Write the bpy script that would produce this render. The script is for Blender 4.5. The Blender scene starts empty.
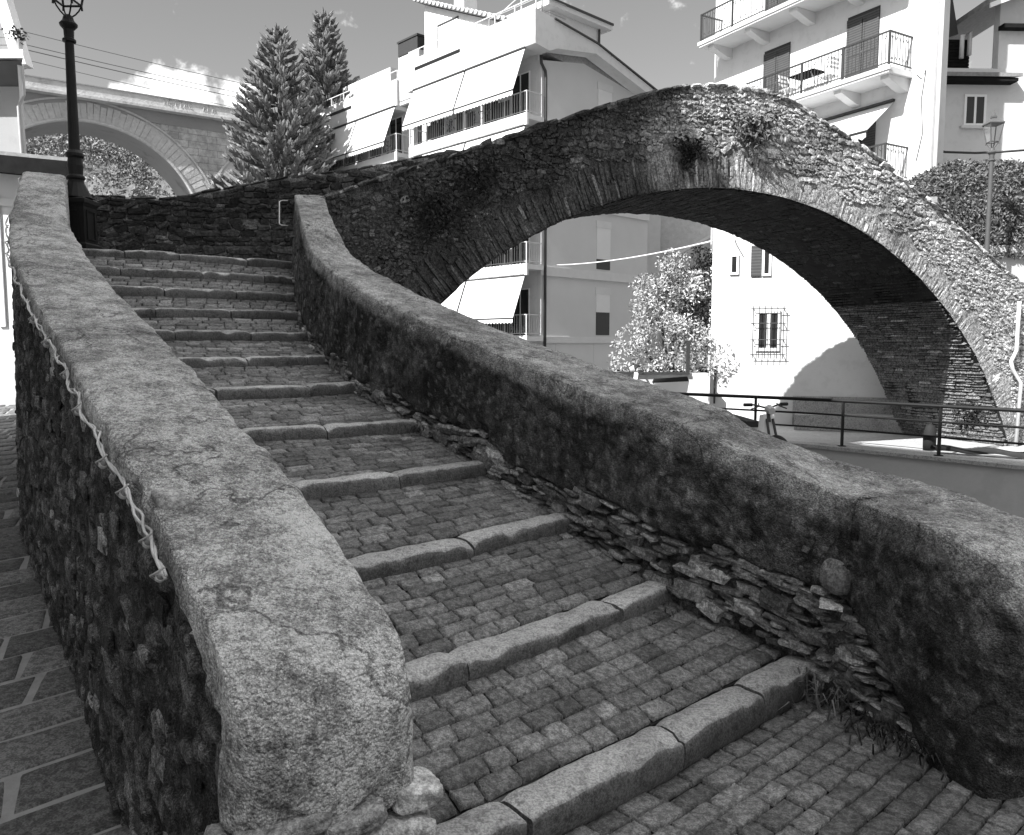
import bpy, math, random
import numpy as np
from mathutils import Vector, Matrix

# ------------------------------------------------------------------ camera, sky, sun, exposure
SC = bpy.context.scene
COL = SC.collection
R = math.radians
cam_d = bpy.data.cameras.new("camera"); cam = bpy.data.objects.new("camera", cam_d); COL.objects.link(cam)
cam_d.sensor_width = 36.0; cam_d.lens = 36.0 * 800 / 1024
cam_d.clip_start = 0.05; cam_d.clip_end = 3000
cam.location = (0, 0, 1.6); cam.rotation_euler = (R(90 - 5.18), 0, 0)
SC.camera = cam

SUN_DIR = Vector((-0.719, -0.695, 0)).normalized()      # horizontal direction towards the sun
SUN_EL = R(42)
sun_d = bpy.data.lights.new("sun", 'SUN'); sun = bpy.data.objects.new("sun", sun_d); COL.objects.link(sun)
sun_d.energy = 3.4; sun_d.angle = R(0.5); sun_d.color = (1, 1, 1)
to_sun = Vector((SUN_DIR.x * math.cos(SUN_EL), SUN_DIR.y * math.cos(SUN_EL), math.sin(SUN_EL)))
sun.rotation_euler = to_sun.to_track_quat('Z', 'Y').to_euler()

world = bpy.data.worlds.new("World"); SC.world = world; world.use_nodes = True
wt = world.node_tree; wt.nodes.clear()
def wn(t): return wt.nodes.new(t)
sky = wn('ShaderNodeTexSky'); sky.sky_type = 'NISHITA'; sky.sun_disc = False
sky.sun_elevation = SUN_EL; sky.sun_rotation = math.atan2(SUN_DIR.x, SUN_DIR.y)
sky.air_density = 1.0; sky.dust_density = 1.2; sky.ozone_density = 1.0
sep = wn('ShaderNodeSeparateColor'); wt.links.new(sky.outputs[0], sep.inputs[0])
def wmath(op, a, b=None, clamp=False):
    n = wn('ShaderNodeMath'); n.operation = op; n.use_clamp = clamp
    for i, x in enumerate((a, b)):
        if x is None: continue
        if isinstance(x, (int, float)): n.inputs[i].default_value = x
        else: wt.links.new(x, n.inputs[i])
    return n.outputs[0]
# black and white film behind a yellow-orange filter: mostly the red and green of the sky
grey = wmath('ADD', wmath('MULTIPLY', sep.outputs[0], 0.55), wmath('ADD', wmath('MULTIPLY', sep.outputs[1], 0.40), wmath('MULTIPLY', sep.outputs[2], 0.05)))
tc = wn('ShaderNodeTexCoord')
def cloud(direction, radius, squash):
    d = Vector(direction).normalized()
    sub = wn('ShaderNodeVectorMath'); sub.operation = 'SUBTRACT'; wt.links.new(tc.outputs['Generated'], sub.inputs[0]); sub.inputs[1].default_value = d
    sc = wn('ShaderNodeVectorMath'); sc.operation = 'MULTIPLY'; wt.links.new(sub.outputs[0], sc.inputs[0]); sc.inputs[1].default_value = (1, 1, squash)
    ln = wn('ShaderNodeVectorMath'); ln.operation = 'LENGTH'; wt.links.new(sc.outputs[0], ln.inputs[0])
    return wmath('SUBTRACT', 1.0, wmath('DIVIDE', ln.outputs['Value'], radius))
noise = wn('ShaderNodeTexNoise'); noise.inputs['Scale'].default_value = 26; noise.inputs['Detail'].default_value = 9; noise.inputs['Roughness'].default_value = 0.58
wt.links.new(tc.outputs['Generated'], noise.inputs['Vector'])
def px_dir(u, v):
    p = R(5.18); x = (u - 512) / 800; y = (417.5 - v) / 800
    return (x, math.cos(p) + y * math.sin(p), -math.sin(p) + y * math.cos(p))
cl = wmath('MAXIMUM', cloud(px_dir(180, 93), .066, 2.0), cloud(px_dir(238, 96), .034, 1.3))
cl = wmath('MAXIMUM', cl, cloud(px_dir(140, 105), .06, 2.2))
cl = wmath('MAXIMUM', cl, cloud((.15, .12, 1.0), .85, 1.0))     # unseen cloud overhead, added to brighten the foreground
dens = wmath('ADD', cl, wmath('MULTIPLY', wmath('SUBTRACT', noise.outputs[0], 0.5), 2.3))
mr = wn('ShaderNodeMapRange'); mr.interpolation_type = 'SMOOTHSTEP'; wt.links.new(dens, mr.inputs[0]); mr.inputs[1].default_value = 0.02; mr.inputs[2].default_value = 0.6
mixv = wmath('ADD', wmath('MULTIPLY', grey, wmath('SUBTRACT', 1.0, mr.outputs[0])), wmath('MULTIPLY', mr.outputs[0], 10.5))
bg = wn('ShaderNodeBackground'); wt.links.new(mixv, bg.inputs['Color']); bg.inputs['Strength'].default_value = 0.060
wo = wn('ShaderNodeOutputWorld'); wt.links.new(bg.outputs[0], wo.inputs['Surface'])

SC.view_settings.view_transform = 'Standard'; SC.view_settings.look = 'None'
SC.view_settings.exposure = 1.68; SC.view_settings.gamma = 1.0; SC.view_settings.use_curve_mapping = False
SC.cycles.max_bounces = 6; SC.cycles.diffuse_bounces = 4

rng = np.random.default_rng(7); random.seed(7)

# ------------------------------------------------------------------ numpy noise
def _h(ix, iy, iz, seed):
    n = (ix.astype(np.int64) * 374761393 + iy.astype(np.int64) * 668265263 + iz.astype(np.int64) * 2147483647 + seed * 974711) & 0xffffffff
    n = ((n ^ (n >> 13)) * 1274126177) & 0xffffffff
    n = ((n ^ (n >> 16)) * 2246822519) & 0xffffffff
    n = n ^ (n >> 15)
    return (n & 0xffffff) / float(0x1000000)
def vnoise(P, s, seed=0):
    Q = np.asarray(P, float) * s; i = np.floor(Q).astype(np.int64); f = Q - i; f = f * f * (3 - 2 * f); out = 0
    for dx in (0, 1):
        for dy in (0, 1):
            for dz in (0, 1):
                w = (f[:, 0] if dx else 1 - f[:, 0]) * (f[:, 1] if dy else 1 - f[:, 1]) * (f[:, 2] if dz else 1 - f[:, 2])
                out = out + w * _h(i[:, 0] + dx, i[:, 1] + dy, i[:, 2] + dz, seed)
    return out * 2 - 1
def fbm(P, s, octv=4, seed=0, gain=.5):
    a, t, o = 1.0, 0.0, 0
    for k in range(octv):
        o = o + a * vnoise(P, s * 2 ** k, seed + k * 17); t += a; a *= gain
    return o / t
def worley(P, seed=0):
    i = np.floor(P).astype(np.int64); F1 = np.full(len(P), 9.); F2 = F1.copy(); ID = np.zeros(len(P))
    for dx in (-1, 0, 1):
        for dy in (-1, 0, 1):
            for dz in (-1, 0, 1):
                c = i + np.array([dx, dy, dz])
                q = c + np.stack([_h(c[:, 0], c[:, 1], c[:, 2], seed + k) for k in (1, 2, 3)], 1)
                d = np.linalg.norm(P - q, axis=1); idv = _h(c[:, 0], c[:, 1], c[:, 2], seed + 9)
                m = d < F1
                F2 = np.where(m, F1, np.minimum(F2, d)); ID = np.where(m, idv, ID); F1 = np.where(m, d, F1)
    return F1, F2, ID

# ------------------------------------------------------------------ materials
MATS = {}
def M(name, v, rough=.85, var=.25, scale=4., detail=6, fine=0., fscale=60., bump=(), tone=False, spec=.25, stain=None, brick=None, metal=0., lichen=None, speck=(), crack=(), patch=None):
    m = bpy.data.materials.new(name); m.use_nodes = True; t = m.node_tree; N = t.nodes; L = t.links
    b = N['Principled BSDF']; b.inputs['Roughness'].default_value = rough; b.inputs['Metallic'].default_value = metal
    b.inputs['Specular IOR Level'].default_value = spec
    co = N.new('ShaderNodeTexCoord').outputs['Object']
    def ma(op, a, c=None, clamp=False):
        n = N.new('ShaderNodeMath'); n.operation = op; n.use_clamp = clamp
        for i, x in enumerate((a, c)):
            if x is None: continue
            if isinstance(x, (int, float)): n.inputs[i].default_value = x
            else: L.new(x, n.inputs[i])
        return n.outputs[0]
    def noi(s, d=5, r=.6, vec=co, dim=None):
        n = N.new('ShaderNodeTexNoise'); n.inputs['Scale'].default_value = s; n.inputs['Detail'].default_value = d; n.inputs['Roughness'].default_value = r
        L.new(vec, n.inputs['Vector']); return n.outputs[0]
    def mp(x, a, c, lo=0., hi=1.):
        n = N.new('ShaderNodeMapRange'); n.interpolation_type = 'SMOOTHSTEP'; L.new(x, n.inputs[0])
        for k, z in zip((1, 2, 3, 4), (a, c, lo, hi)): n.inputs[k].default_value = z
        return n.outputs[0]
    val = ma('MULTIPLY', ma('ADD', ma('MULTIPLY', ma('SUBTRACT', noi(scale, detail), .5), var * 4), 1.0), v)
    if fine: val = ma('MULTIPLY', val, ma('ADD', ma('MULTIPLY', ma('SUBTRACT', noi(fscale, 3, .7), .5), fine * 4), 1.0))
    for sp in speck:
        sc_, lo_, hi_, fa, fb = sp[:5]; dt = sp[5] if len(sp) > 5 else 3
        val = ma('MULTIPLY', val, mp(noi(sc_, dt, .65 if dt < 6 else .78), lo_, hi_, fa, fb))
    if crack or patch:
        dn = N.new('ShaderNodeTexNoise'); dn.inputs['Scale'].default_value = 3.5; dn.inputs['Detail'].default_value = 6; L.new(co, dn.inputs['Vector'])
        mv = N.new('ShaderNodeVectorMath'); mv.operation = 'MULTIPLY_ADD'; L.new(dn.outputs['Color'], mv.inputs[0]); mv.inputs[1].default_value = (.5, .5, .5); L.new(co, mv.inputs[2])
    for (sc_, wd, dk) in crack:
        vo = N.new('ShaderNodeTexVoronoi'); vo.feature = 'DISTANCE_TO_EDGE'; vo.inputs['Scale'].default_value = sc_; L.new(mv.outputs[0], vo.inputs['Vector'])
        k = mp(vo.outputs['Distance'], wd * .3, wd, dk, 1.); k = ma('MAXIMUM', k, mp(noi(sc_ * 1.3, 2), .46, .54, 0., 1.)); val = ma('MULTIPLY', val, k)
    if patch:
        sc_, lo_, hi_ = patch; vo = N.new('ShaderNodeTexVoronoi'); vo.inputs['Scale'].default_value = sc_; L.new(mv.outputs[0], vo.inputs['Vector'])
        sp_ = N.new('ShaderNodeSeparateColor'); L.new(vo.outputs['Color'], sp_.inputs[0]); val = ma('MULTIPLY', val, mp(sp_.outputs[0], 0., 1., lo_, hi_))
    if tone:
        a = N.new('ShaderNodeAttribute'); a.attribute_name = 'tone'; val = ma('MULTIPLY', val, a.outputs['Fac'])
    if stain:   # (scale, threshold, factor): weathered patches
        for (s, th, f) in stain:
            val = ma('MULTIPLY', val, mp(noi(s, 6, .65), th, th + .12, 1.0, f))
    if lichen:
        for (s, th, add) in lichen:
            val = ma('ADD', val, mp(noi(s, 4, .7), th, th + .05, 0., add))
    if brick:
        bt = N.new('ShaderNodeTexBrick'); mpn = N.new('ShaderNodeMapping'); L.new(co, mpn.inputs[0])
        mpn.inputs['Rotation'].default_value = brick.get('rot', (0, 0, 0)); L.new(mpn.outputs[0], bt.inputs['Vector'])
        bt.inputs['Scale'].default_value = 1; bt.inputs['Brick Width'].default_value = brick['w']; bt.inputs['Row Height'].default_value = brick['h']
        bt.inputs['Mortar Size'].default_value = brick['m']; bt.inputs['Color1'].default_value = (1, 1, 1, 1)
        bt.inputs['Color2'].default_value = (brick.get('c2', .7),) * 3 + (1,); bt.inputs['Mortar'].default_value = (brick.get('mc', .5),) * 3 + (1,)
        val = ma('MULTIPLY', val, bt.outputs['Color'])
    val = ma('MAXIMUM', val, .004)
    val = ma('MINIMUM', val, .9)
    L.new(val, b.inputs['Base Color'])
    if bump:
        h = None; dmax = max(x[1] for x in bump)
        for (s, d) in bump:
            if s < 0:
                vo = N.new('ShaderNodeTexVoronoi'); vo.inputs['Scale'].default_value = -s; L.new(co, vo.inputs['Vector']); x = ma('MULTIPLY', vo.outputs['Distance'], -d)
            else: x = ma('MULTIPLY', noi(s, 4, .65), d)
            h = x if h is None else ma('ADD', h, x)
        bn = N.new('ShaderNodeBump'); bn.inputs['Distance'].default_value = 1.0; bn.inputs['Strength'].default_value = 1.0
        L.new(h, bn.inputs['Height']); L.new(bn.outputs[0], b.inputs['Normal'])
    MATS[name] = m; return m

M('white_plaster', .62, .9, .05, .5, speck=((3, .36, .5, .93, 1.0),), bump=((30, .004),), stain=[(.35, .60, .88), (1.1, .64, .9)])
M('white_paint', .82, .8, .02, 2)
M('siding_plaster', .30, .9, .05, .6, bump=((30, .004),), stain=[(.6, .58, .85)])
M('soffit_shade', .12, .85, .1, 3)  # eave underside shade put into the colour
M('shade_plaster', .56, .9, .05, .6, bump=((30, .004),))
M('awning', .62, .8, .03, 3, bump=((5, .01),))
M('slab_white', .60, .85, .06, 2, stain=[(1.5, .6, .85)])
M('lamp_metal', .075, .5, .1, 8)
M('grey_metal', .30, .5, .1, 8)
M('dark_metal', .03, .5, .2, 14, bump=((60, .001),), spec=.5)
M('cast_iron', .012, .55, .25, 14, bump=((80, .0015),), spec=.25)
M('light_metal', .55, .5, .05, 8)
M('shutter', .075, .7, .1, 12, brick=dict(w=20., h=.07, m=.012, c2=.95, mc=.45, rot=(R(90), 0, 0)))
M('roller', .68, .7, .02, 5)
M('dark_opening', .012, .3, .1, 4, spec=.4)
M('window_glass', .02, .08, .1, 2, spec=.6)
M('roof_tile', .22, .85, .3, 9, bump=((20, .01),))
M('dark_wood', .014, .9, .3, 9, spec=.04)
M('viaduct_stone', .52, .9, .10, .45, speck=((2.2, .38, .6, .80, 1.08), (.7, .4, .6, .82, 1.06)), bump=((1.2, .16), (4, .10)), stain=[(.2, .55, .8)], brick=dict(w=1.5, h=.55, m=.03, c2=.86, mc=.62, rot=(R(90), 0, 0)))
M('viaduct_band', .50, .9, .1, .5, fine=.14, fscale=3, bump=((4, .03),), stain=[(.6, .58, .75), (2.5, .6, .75)])
M('viaduct_under', .30, .9, .1, .3, bump=((3, .02),), stain=[(.5, .55, .7)])
M('graffiti', .34, .9, .3, 8)
M('vault_stone', .085, .9, .22, 5, speck=((28, .36, .62, .5, 1.35), (90, .38, .62, .65, 1.3)), tone=True, bump=((28, .016), (90, .006)))  # bridge stone darkened to carry the shade under the arch
M('bridge_stone', .40, .9, .22, 5, speck=((28, .36, .62, .5, 1.35), (90, .38, .62, .65, 1.3)), tone=True, bump=((28, .016), (90, .006)), stain=[(.55, .50, .55), (1.7, .56, .7)])
M('bridge_mortar', .32, .95, .2, 5, tone=True, speck=((26, .36, .62, .5, 1.35), (90, .4, .6, .6, 1.3)), bump=((18, .03), (60, .012)), stain=[(.55, .50, .55)])
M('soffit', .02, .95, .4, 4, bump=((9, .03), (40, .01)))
M('moss_rubble', .16, .95, .2, 5, speck=((12, .34, .64, .40, 1.35, 10), (60, .38, .62, .5, 1.35, 6), (190, .4, .6, .5, 1.5)), tone=True, bump=((24, .022), (70, .014), (200, .005)), stain=[(1.8, .55, .45), (9, .6, .5)], lichen=[(16, .67, .10), (42, .68, .16), (110, .69, .16)])
M('cap_render', .80, .92, .15, 2.2, detail=9, tone=True, speck=((9, .34, .64, .48, 1.26, 12), (62, .38, .60, .50, 1.18, 6), (150, .38, .62, .70, 1.15), (340, .38, .62, .72, 1.22)), crack=((1.1, .010, .45), (4.3, .016, .7)), patch=(2.6, .84, 1.08), bump=((14, .03), (55, .030), (-130, .014), (320, .004)), stain=[(1.4, .57, .68), (6, .59, .58), (26, .62, .55), (48, .645, .4)], lichen=[(26, .66, .10), (80, .66, .14)])
M('dark_render', .125, .95, .25, 2.5, detail=8, speck=((90, .38, .62, .4, 1.7), (24, .40, .58, .55, 1.35), (260, .40, .60, .6, 1.4)), bump=((60, .012), (18, .016), (200, .004)), stain=[(2.2, .52, .42), (6, .56, .5)], lichen=[(30, .66, .10), (80, .66, .12)])
M('plain_render', .13, .95, .2, 3, fine=.3, fscale=110, bump=((90, .005), (20, .008)), stain=[(1.6, .56, .65)])
M('slate', .27, .75, .2, 12, speck=((40, .38, .62, .6, 1.35), (130, .4, .6, .7, 1.3)), tone=True, bump=((25, .012), (90, .005)), spec=.35)
M('light_stone', .42, .85, .15, 7, tone=True, speck=((14, .36, .62, .5, 1.25, 8), (90, .38, .62, .7, 1.2)), bump=((18, .03), (70, .010)), stain=[(7, .55, .5)])
M('sett', .178, .75, .12, 6, speck=((45, .38, .62, .66, 1.35), (160, .4, .6, .72, 1.28), (2.2, .36, .62, .62, 1.2, 8)), tone=True, bump=((30, .008), (120, .004)), spec=.35, stain=[(1.1, .54, .62), (4, .6, .7)], lichen=[(70, .70, .08)])
M('joint', .028, .95, .3, 8, bump=((60, .008),))
M('kerb_stone', .33, .8, .10, 4, speck=((110, .38, .62, .72, 1.25), (30, .36, .5, .72, 1.08)), tone=True, bump=((22, .012), (110, .006)), stain=[(3, .55, .72), (11, .58, .65)], lichen=[(60, .69, .07)])
M('street_slab', .135, .75, .16, 3, speck=((30, .38, .62, .65, 1.3), (120, .4, .6, .75, 1.25)), tone=True, bump=((20, .008), (70, .003)), spec=.35, stain=[(1.3, .55, .7)])
M('pale_joint', .30, .9, .2, 12, bump=((50, .006),))
M('street', .40, .9, .12, 1.2, fine=.2, fscale=18, bump=((30, .01),))
M('earth', .14, .95, .3, 1.5, fine=.3, fscale=14, bump=((14, .05),))
M('grey_wall', .46, .9, .05, 1.1, fine=.04, fscale=8, bump=((25, .004),), stain=[(.8, .58, .9)])
M('leaf', .11, .6, .2, 3, tone=True, spec=.5)
M('hill_leaf', .17, .7, .25, .3, tone=True)
M('light_leaf', .34, .55, .2, 3, tone=True, spec=.5)
M('dark_leaf', .035, .7, .2, 3, tone=True)
M('needle', .13, .65, .3, 2, tone=True, spec=.4)
M('bark', .06, .9, .3, 6, bump=((14, .02),))
M('hill_green', .12, .95, .4, .09, fine=.4, fscale=.5, bump=((.5, .8),))
M('rope', .58, .8, .12, 60, bump=((300, .002),))
M('pebble', .26, .6, .25, 25, bump=((60, .002),))
M('tyre', .02, .8, .1, 20)
M('siding', .20, .8, .06, 2, brick=dict(w=60., h=.16, m=.012, c2=1., mc=.5, rot=(R(90), 0, 0)))
M('glass_lantern', .10, .1, .1, 2, spec=.6)
M('cable', .05, .7, .1, 3)
M('wire_grey', .16, .7, .1, 3)
M('white_cable', .75, .7, .05, 3)

# ------------------------------------------------------------------ mesh collecting
class MB:
    def __init__(s): s.V = []; s.F = []; s.T = []; s.n = 0
    def add(s, v, f, tone=1.0):
        v = np.asarray(v, float).reshape(-1, 3); s.V.append(v)
        s.F += [tuple(int(i) + s.n for i in q) for q in f]; s.n += len(v)
        s.T.append(np.full(len(v), tone) if np.isscalar(tone) else np.asarray(tone, float)); return s
    def box(s, x0, x1, y0, y1, z0, z1, tone=1.0):
        v = [(x, y, z) for z in (z0, z1) for y in (y0, y1) for x in (x0, x1)]
        return s.add(v, [(0, 2, 3, 1), (4, 5, 7, 6), (0, 1, 5, 4), (2, 6, 7, 3), (0, 4, 6, 2), (1, 3, 7, 5)], tone)
    def hexa(s, p, tone=1.0):   # 8 points, bottom ring then top ring
        return s.add(p, [(3, 2, 1, 0), (4, 5, 6, 7), (0, 1, 5, 4), (1, 2, 6, 5), (2, 3, 7, 6), (3, 0, 4, 7)], tone)
    def tube(s, pts, r, n=8, tone=1.0, cap=True):
        pts = [Vector(p) for p in pts]; rs = r if isinstance(r, (list, tuple)) else [r] * len(pts); rings = []
        for i, p in enumerate(pts):
            d = (pts[min(i + 1, len(pts) - 1)] - pts[max(i - 1, 0)]).normalized()
            a = Vector((0, 0, 1)) if abs(d.z) < .9 else Vector((1, 0, 0)); u = d.cross(a).normalized(); w = d.cross(u)
            rings.append([p + (u * math.cos(2 * math.pi * k / n) + w * math.sin(2 * math.pi * k / n)) * rs[i] for k in range(n)])
        v = [tuple(q) for ring in rings for q in ring]
        f = [(i * n + k, i * n + (k + 1) % n, (i + 1) * n + (k + 1) % n, (i + 1) * n + k) for i in range(len(pts) - 1) for k in range(n)]
        if cap: f += [tuple(range(n - 1, -1, -1)), tuple((len(pts) - 1) * n + k for k in range(n))]
        return s.add(v, f, tone)
    def lathe(s, prof, c=(0, 0, 0), n=16, tone=1.0, square=False):
        off = math.pi / n if not square else math.pi / 4
        v = [(c[0] + r * math.cos(2 * math.pi * k / n + off), c[1] + r * math.sin(2 * math.pi * k / n + off), c[2] + z) for (r, z) in prof for k in range(n)]
        f = [(i * n + k, i * n + (k + 1) % n, (i + 1) * n + (k + 1) % n, (i + 1) * n + k) for i in range(len(prof) - 1) for k in range(n)]
        f += [tuple(range(n - 1, -1, -1)), tuple((len(prof) - 1) * n + k for k in range(n))]
        return s.add(v, f, tone)
    def prism(s, poly, axis, a, b, tone=1.0):   # polygon in the other two axes, extruded along axis from a to b
        n = len(poly)
        def P(p, t): return {'x': (t, p[0], p[1]), 'y': (p[0], t, p[1]), 'z': (p[0], p[1], t)}[axis]
        v = [P(p, a) for p in poly] + [P(p, b) for p in poly]
        f = [tuple(range(n - 1, -1, -1)), tuple(range(n, 2 * n))] + [(k, (k + 1) % n, n + (k + 1) % n, n + k) for k in range(n)]
        return s.add(v, f, tone)
    def grid(s, P, tone=1.0, flip=False):       # P: rows x cols x 3
        r, c = P.shape[:2]; i = np.arange(r * c).reshape(r, c)
        q = np.stack([i[:-1, :-1], i[:-1, 1:], i[1:, 1:], i[1:, :-1]], -1).reshape(-1, 4)
        if flip: q = q[:, ::-1]
        return s.add(P.reshape(-1, 3), q.tolist(), tone if np.isscalar(tone) else np.asarray(tone).reshape(-1))
    def build(s, name, mat, parent=None, smooth=False, local=True, fix=True):
        V = np.concatenate(s.V) if s.V else np.zeros((0, 3))
        if parent is not None and not local: V = V - np.array(world_loc(parent))
        me = bpy.data.meshes.new(name); me.from_pydata(V.tolist(), [], s.F); 
        if fix:
            import bmesh
            bm = bmesh.new(); bm.from_mesh(me); bmesh.ops.recalc_face_normals(bm, faces=bm.faces); bm.to_mesh(me); bm.free()
        T = np.concatenate(s.T); at = me.attributes.new('tone', 'FLOAT', 'POINT'); at.data.foreach_set('value', T.astype(np.float32))
        if smooth: me.polygons.foreach_set('use_smooth', [True] * len(me.polygons))
        me.materials.append(MATS[mat]); me.update()
        o = bpy.data.objects.new(name, me); COL.objects.link(o)
        if parent is not None: o.parent = parent
        return o
def world_loc(o):
    v = Vector((0, 0, 0))
    while o is not None: v = v + o.location; o = o.parent
    return v
def tag(o, label=None, cat=None, group=None, kind=None):
    if label: o['label'] = label
    if cat: o['category'] = cat
    if group: o['group'] = group
    if kind: o['kind'] = kind
    return o
def thing(name, label, cat, loc=(0, 0, 0), rz=0., group=None):
    o = bpy.data.objects.new(name, None); o.empty_display_size = .2; COL.objects.link(o); o.location = loc; o.rotation_euler = (0, 0, rz)
    return tag(o, label, cat, group)
def copy_tree(o, parent=None):
    c = o.copy(); COL.objects.link(c)
    if parent is not None: c.parent = parent
    for ch in [x for x in o.children]: copy_tree(ch, c)
    return c

# rounded, chipped stones made in bulk
_g = [(x, y, z) for x in (-1, 0, 1) for y in (-1, 0, 1) for z in (-1, 0, 1) if (x, y, z) != (0, 0, 0)]
_idx = {p: i for i, p in enumerate(_g)}
_sf = []
for ax in range(3):
    for sgn in (-1, 1):
        for a in (-1, 0):
            for b in (-1, 0):
                q = []
                for (da, db) in ((0, 0), (1, 0), (1, 1), (0, 1)):
                    p = [0, 0, 0]; p[ax] = sgn; o2 = [k for k in range(3) if k != ax]; p[o2[0]] = a + da; p[o2[1]] = b + db; q.append(_idx[tuple(p)])
                fl = (sgn < 0) ^ (ax == 1)
                _sf.append(q[::-1] if fl else q)
_sf = np.array(_sf); _g = np.array(_g, float)
def stones(mb, C, U, W, N, sx, sy, sz, tone, jit=.16, rnd=.75):
    """C centres; U, W, N unit axes per stone; sx, sy, sz half sizes along them"""
    n = len(C)
    if n == 0: return
    g = _g / (np.abs(_g) ** 4).sum(1, keepdims=True) ** .25 * rnd * 1.12 + _g * (1 - rnd)
    G = g[None] + rng.normal(0, jit, (n, 26, 3)) * np.array([.7, .8, .6])
    P = C[:, None] + G[..., :1] * (U * sx[:, None])[:, None] + G[..., 1:2] * (W * sy[:, None])[:, None] + G[..., 2:] * (N * sz[:, None])[:, None]
    base = mb.n; F = (_sf[None] + (np.arange(n) * 26)[:, None, None] + base).reshape(-1, 4)
    mb.V.append(P.reshape(-1, 3)); mb.F += [tuple(q) for q in F.tolist()]; mb.n += n * 26
    mb.T.append(np.repeat(tone, 26) * rng.uniform(.92, 1.08, n * 26))

def polyline(pts, n=None, step=None):
    p = np.array(pts, float); d = np.r_[0, np.cumsum(np.linalg.norm(np.diff(p[:, :2], axis=0), axis=1))]
    k = n or max(2, int(d[-1] / step)); s = np.linspace(0, d[-1], k)
    return s, np.stack([np.interp(s, d, p[:, i]) for i in range(p.shape[1])], 1)
def smooth_curve(pts, step, passes=2):
    s, q = polyline(pts, step=step)
    w = max(3, int(.35 / step) | 1)
    for _ in range(passes):
        pad = np.concatenate([2 * q[:1] - q[w // 2:0:-1], q, 2 * q[-1:] - q[-2:-w // 2 - 1:-1]])
        ker = np.ones(w) / w; q = np.stack([np.convolve(pad[:, i], ker, 'valid')[:len(q)] for i in range(q.shape[1])], 1)
    return q

# ================================================================== THE STAIRCASE
RB = [(1.765, 2.62), (1.67, 2.86), (1.475, 3.59), (.83, 4.1), (.37, 4.75), (-.15, 5.4), (-.69, 6.0), (-1.31, 6.9), (-1.75, 7.7), (-2.1, 8.3), (-2.3, 8.8), (-2.45, 9.3), (-2.6, 9.8), (-2.75, 10.3)]
STEP_R = [(1.44, 3.64), (.83, 4.1), (.37, 4.75), (-.15, 5.4), (-.69, 6.0), (-1.31, 6.9), (-1.75, 7.7), (-2.1, 8.3), (-2.3, 8.8), (-2.45, 9.3), (-2.6, 9.8), (-2.75, 10.3)]
STEP_L = [(-.37, 2.06), (-.70, 2.62), (-1.2, 3.3), (-1.74, 4.13), (-2.35, 5.0), (-2.85, 5.7), (-3.31, 6.3), (-3.80, 7.0), (-4.10, 7.55), (-4.32, 7.95), (-4.55, 8.35), (-4.8, 8.75)]
STEP_Z = [.12 + .23 * i for i in range(12)]
BULGE = [.02, .04, .06, .08, .10, .12, .14, .15, .16, .17, .18, .2]
RISER = .086
KD = .16

def step_line(i, a, back=0.):
    """point on the front edge of kerb i at a (0 = left wall, 1 = right wall), moved back uphill"""
    Lp, Rp = np.array(STEP_L[i]), np.array(STEP_R[i]); a = np.asarray(a, float)
    d = (Rp - Lp) / np.linalg.norm(Rp - Lp); up = np.array([-d[1], d[0]])
    p = Lp + (Rp - Lp) * a[..., None] - up * (BULGE[i] * 4 * a * (1 - a))[..., None] + up * np.asarray(back, float)[..., None]
    return p
stair = thing('stone_stairway', 'wide curving flight of low cobbled steps with long kerbstones between the two parapets', 'stairway', (0, 3, 0))

def kerb_row(i):
    mb = MB(); Lw = np.linalg.norm(np.array(STEP_R[i]) - np.array(STEP_L[i])); a0 = -.06
    z1 = STEP_Z[i]; depth = KD if i < 7 else .17
    while a0 < 1.03:
        ln = random.uniform(.55, 1.0) / Lw; a1 = a0 + ln
        if a1 > .93: a1 = 1.05
        gap = .006 / Lw
        na, nb = max(8, int((a1 - a0) * Lw / .035)), 10
        # cross-section: front foot -> front top edge (rounded) -> back
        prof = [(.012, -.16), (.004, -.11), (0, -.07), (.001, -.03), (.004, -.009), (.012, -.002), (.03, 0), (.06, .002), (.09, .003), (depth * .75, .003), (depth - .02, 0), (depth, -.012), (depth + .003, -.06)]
        A = np.linspace(a0 + gap, a1 - gap, na); jz = random.uniform(-.008, .008); jy = random.uniform(-.012, .012)
        P = np.zeros((len(prof), na, 3))
        for r_, (bk, dz) in enumerate(prof):
            q = step_line(i, A, np.full(na, bk + jy)); P[r_, :, :2] = q; P[r_, :, 2] = z1 + dz + jz
        # rounded stone ends
        e = np.minimum(np.arange(na), np.arange(na)[::-1]); P[3:12, :, 2] -= np.where(e == 0, .016, np.where(e == 1, .003, 0))[None]
        flat = P.reshape(-1, 3); dn = fbm(flat, 7, 4, 3 + i) * .012 + fbm(flat, 30, 2, 40) * .004
        chip = np.clip(vnoise(flat, 9, 77 + i) - .22, 0, 1) * .045 * np.repeat((np.array([p[0] for p in prof]) < .05), na)
        P[..., 2] += (dn - chip).reshape(P.shape[:2])
        d = np.array(STEP_R[i]) - np.array(STEP_L[i]); d /= np.linalg.norm(d); up = np.array([-d[1], d[0]])
        P[:7, :, :2] += up * (fbm(flat, 9, 3, 9).reshape(P.shape[:2]) * .014)[:7, :, None]
        tn = random.uniform(.85, 1.2); grime_shade = np.array([.30, .34, .40, .46, .8, 1.15, 1.25, 1.25, 1.2, 1.15, 1.1, 1.0, .6])[:, None] * (1 + .22 * fbm(flat, 6, 3, 55).reshape(P.shape[:2]))  # risers carry grime and painted shade, tops are worn lighter
        mb.grid(P, tn * grime_shade, flip=True)
        for col in (0, na - 1): mb.add(P[:, col], [tuple(range(len(prof)))], tn * .5)
        a0 = a1
    o = mb.build('kerb', 'kerb_stone', stair, smooth=True, local=False); o.data.set_sharp_from_angle(angle=R(32)); return o

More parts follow.
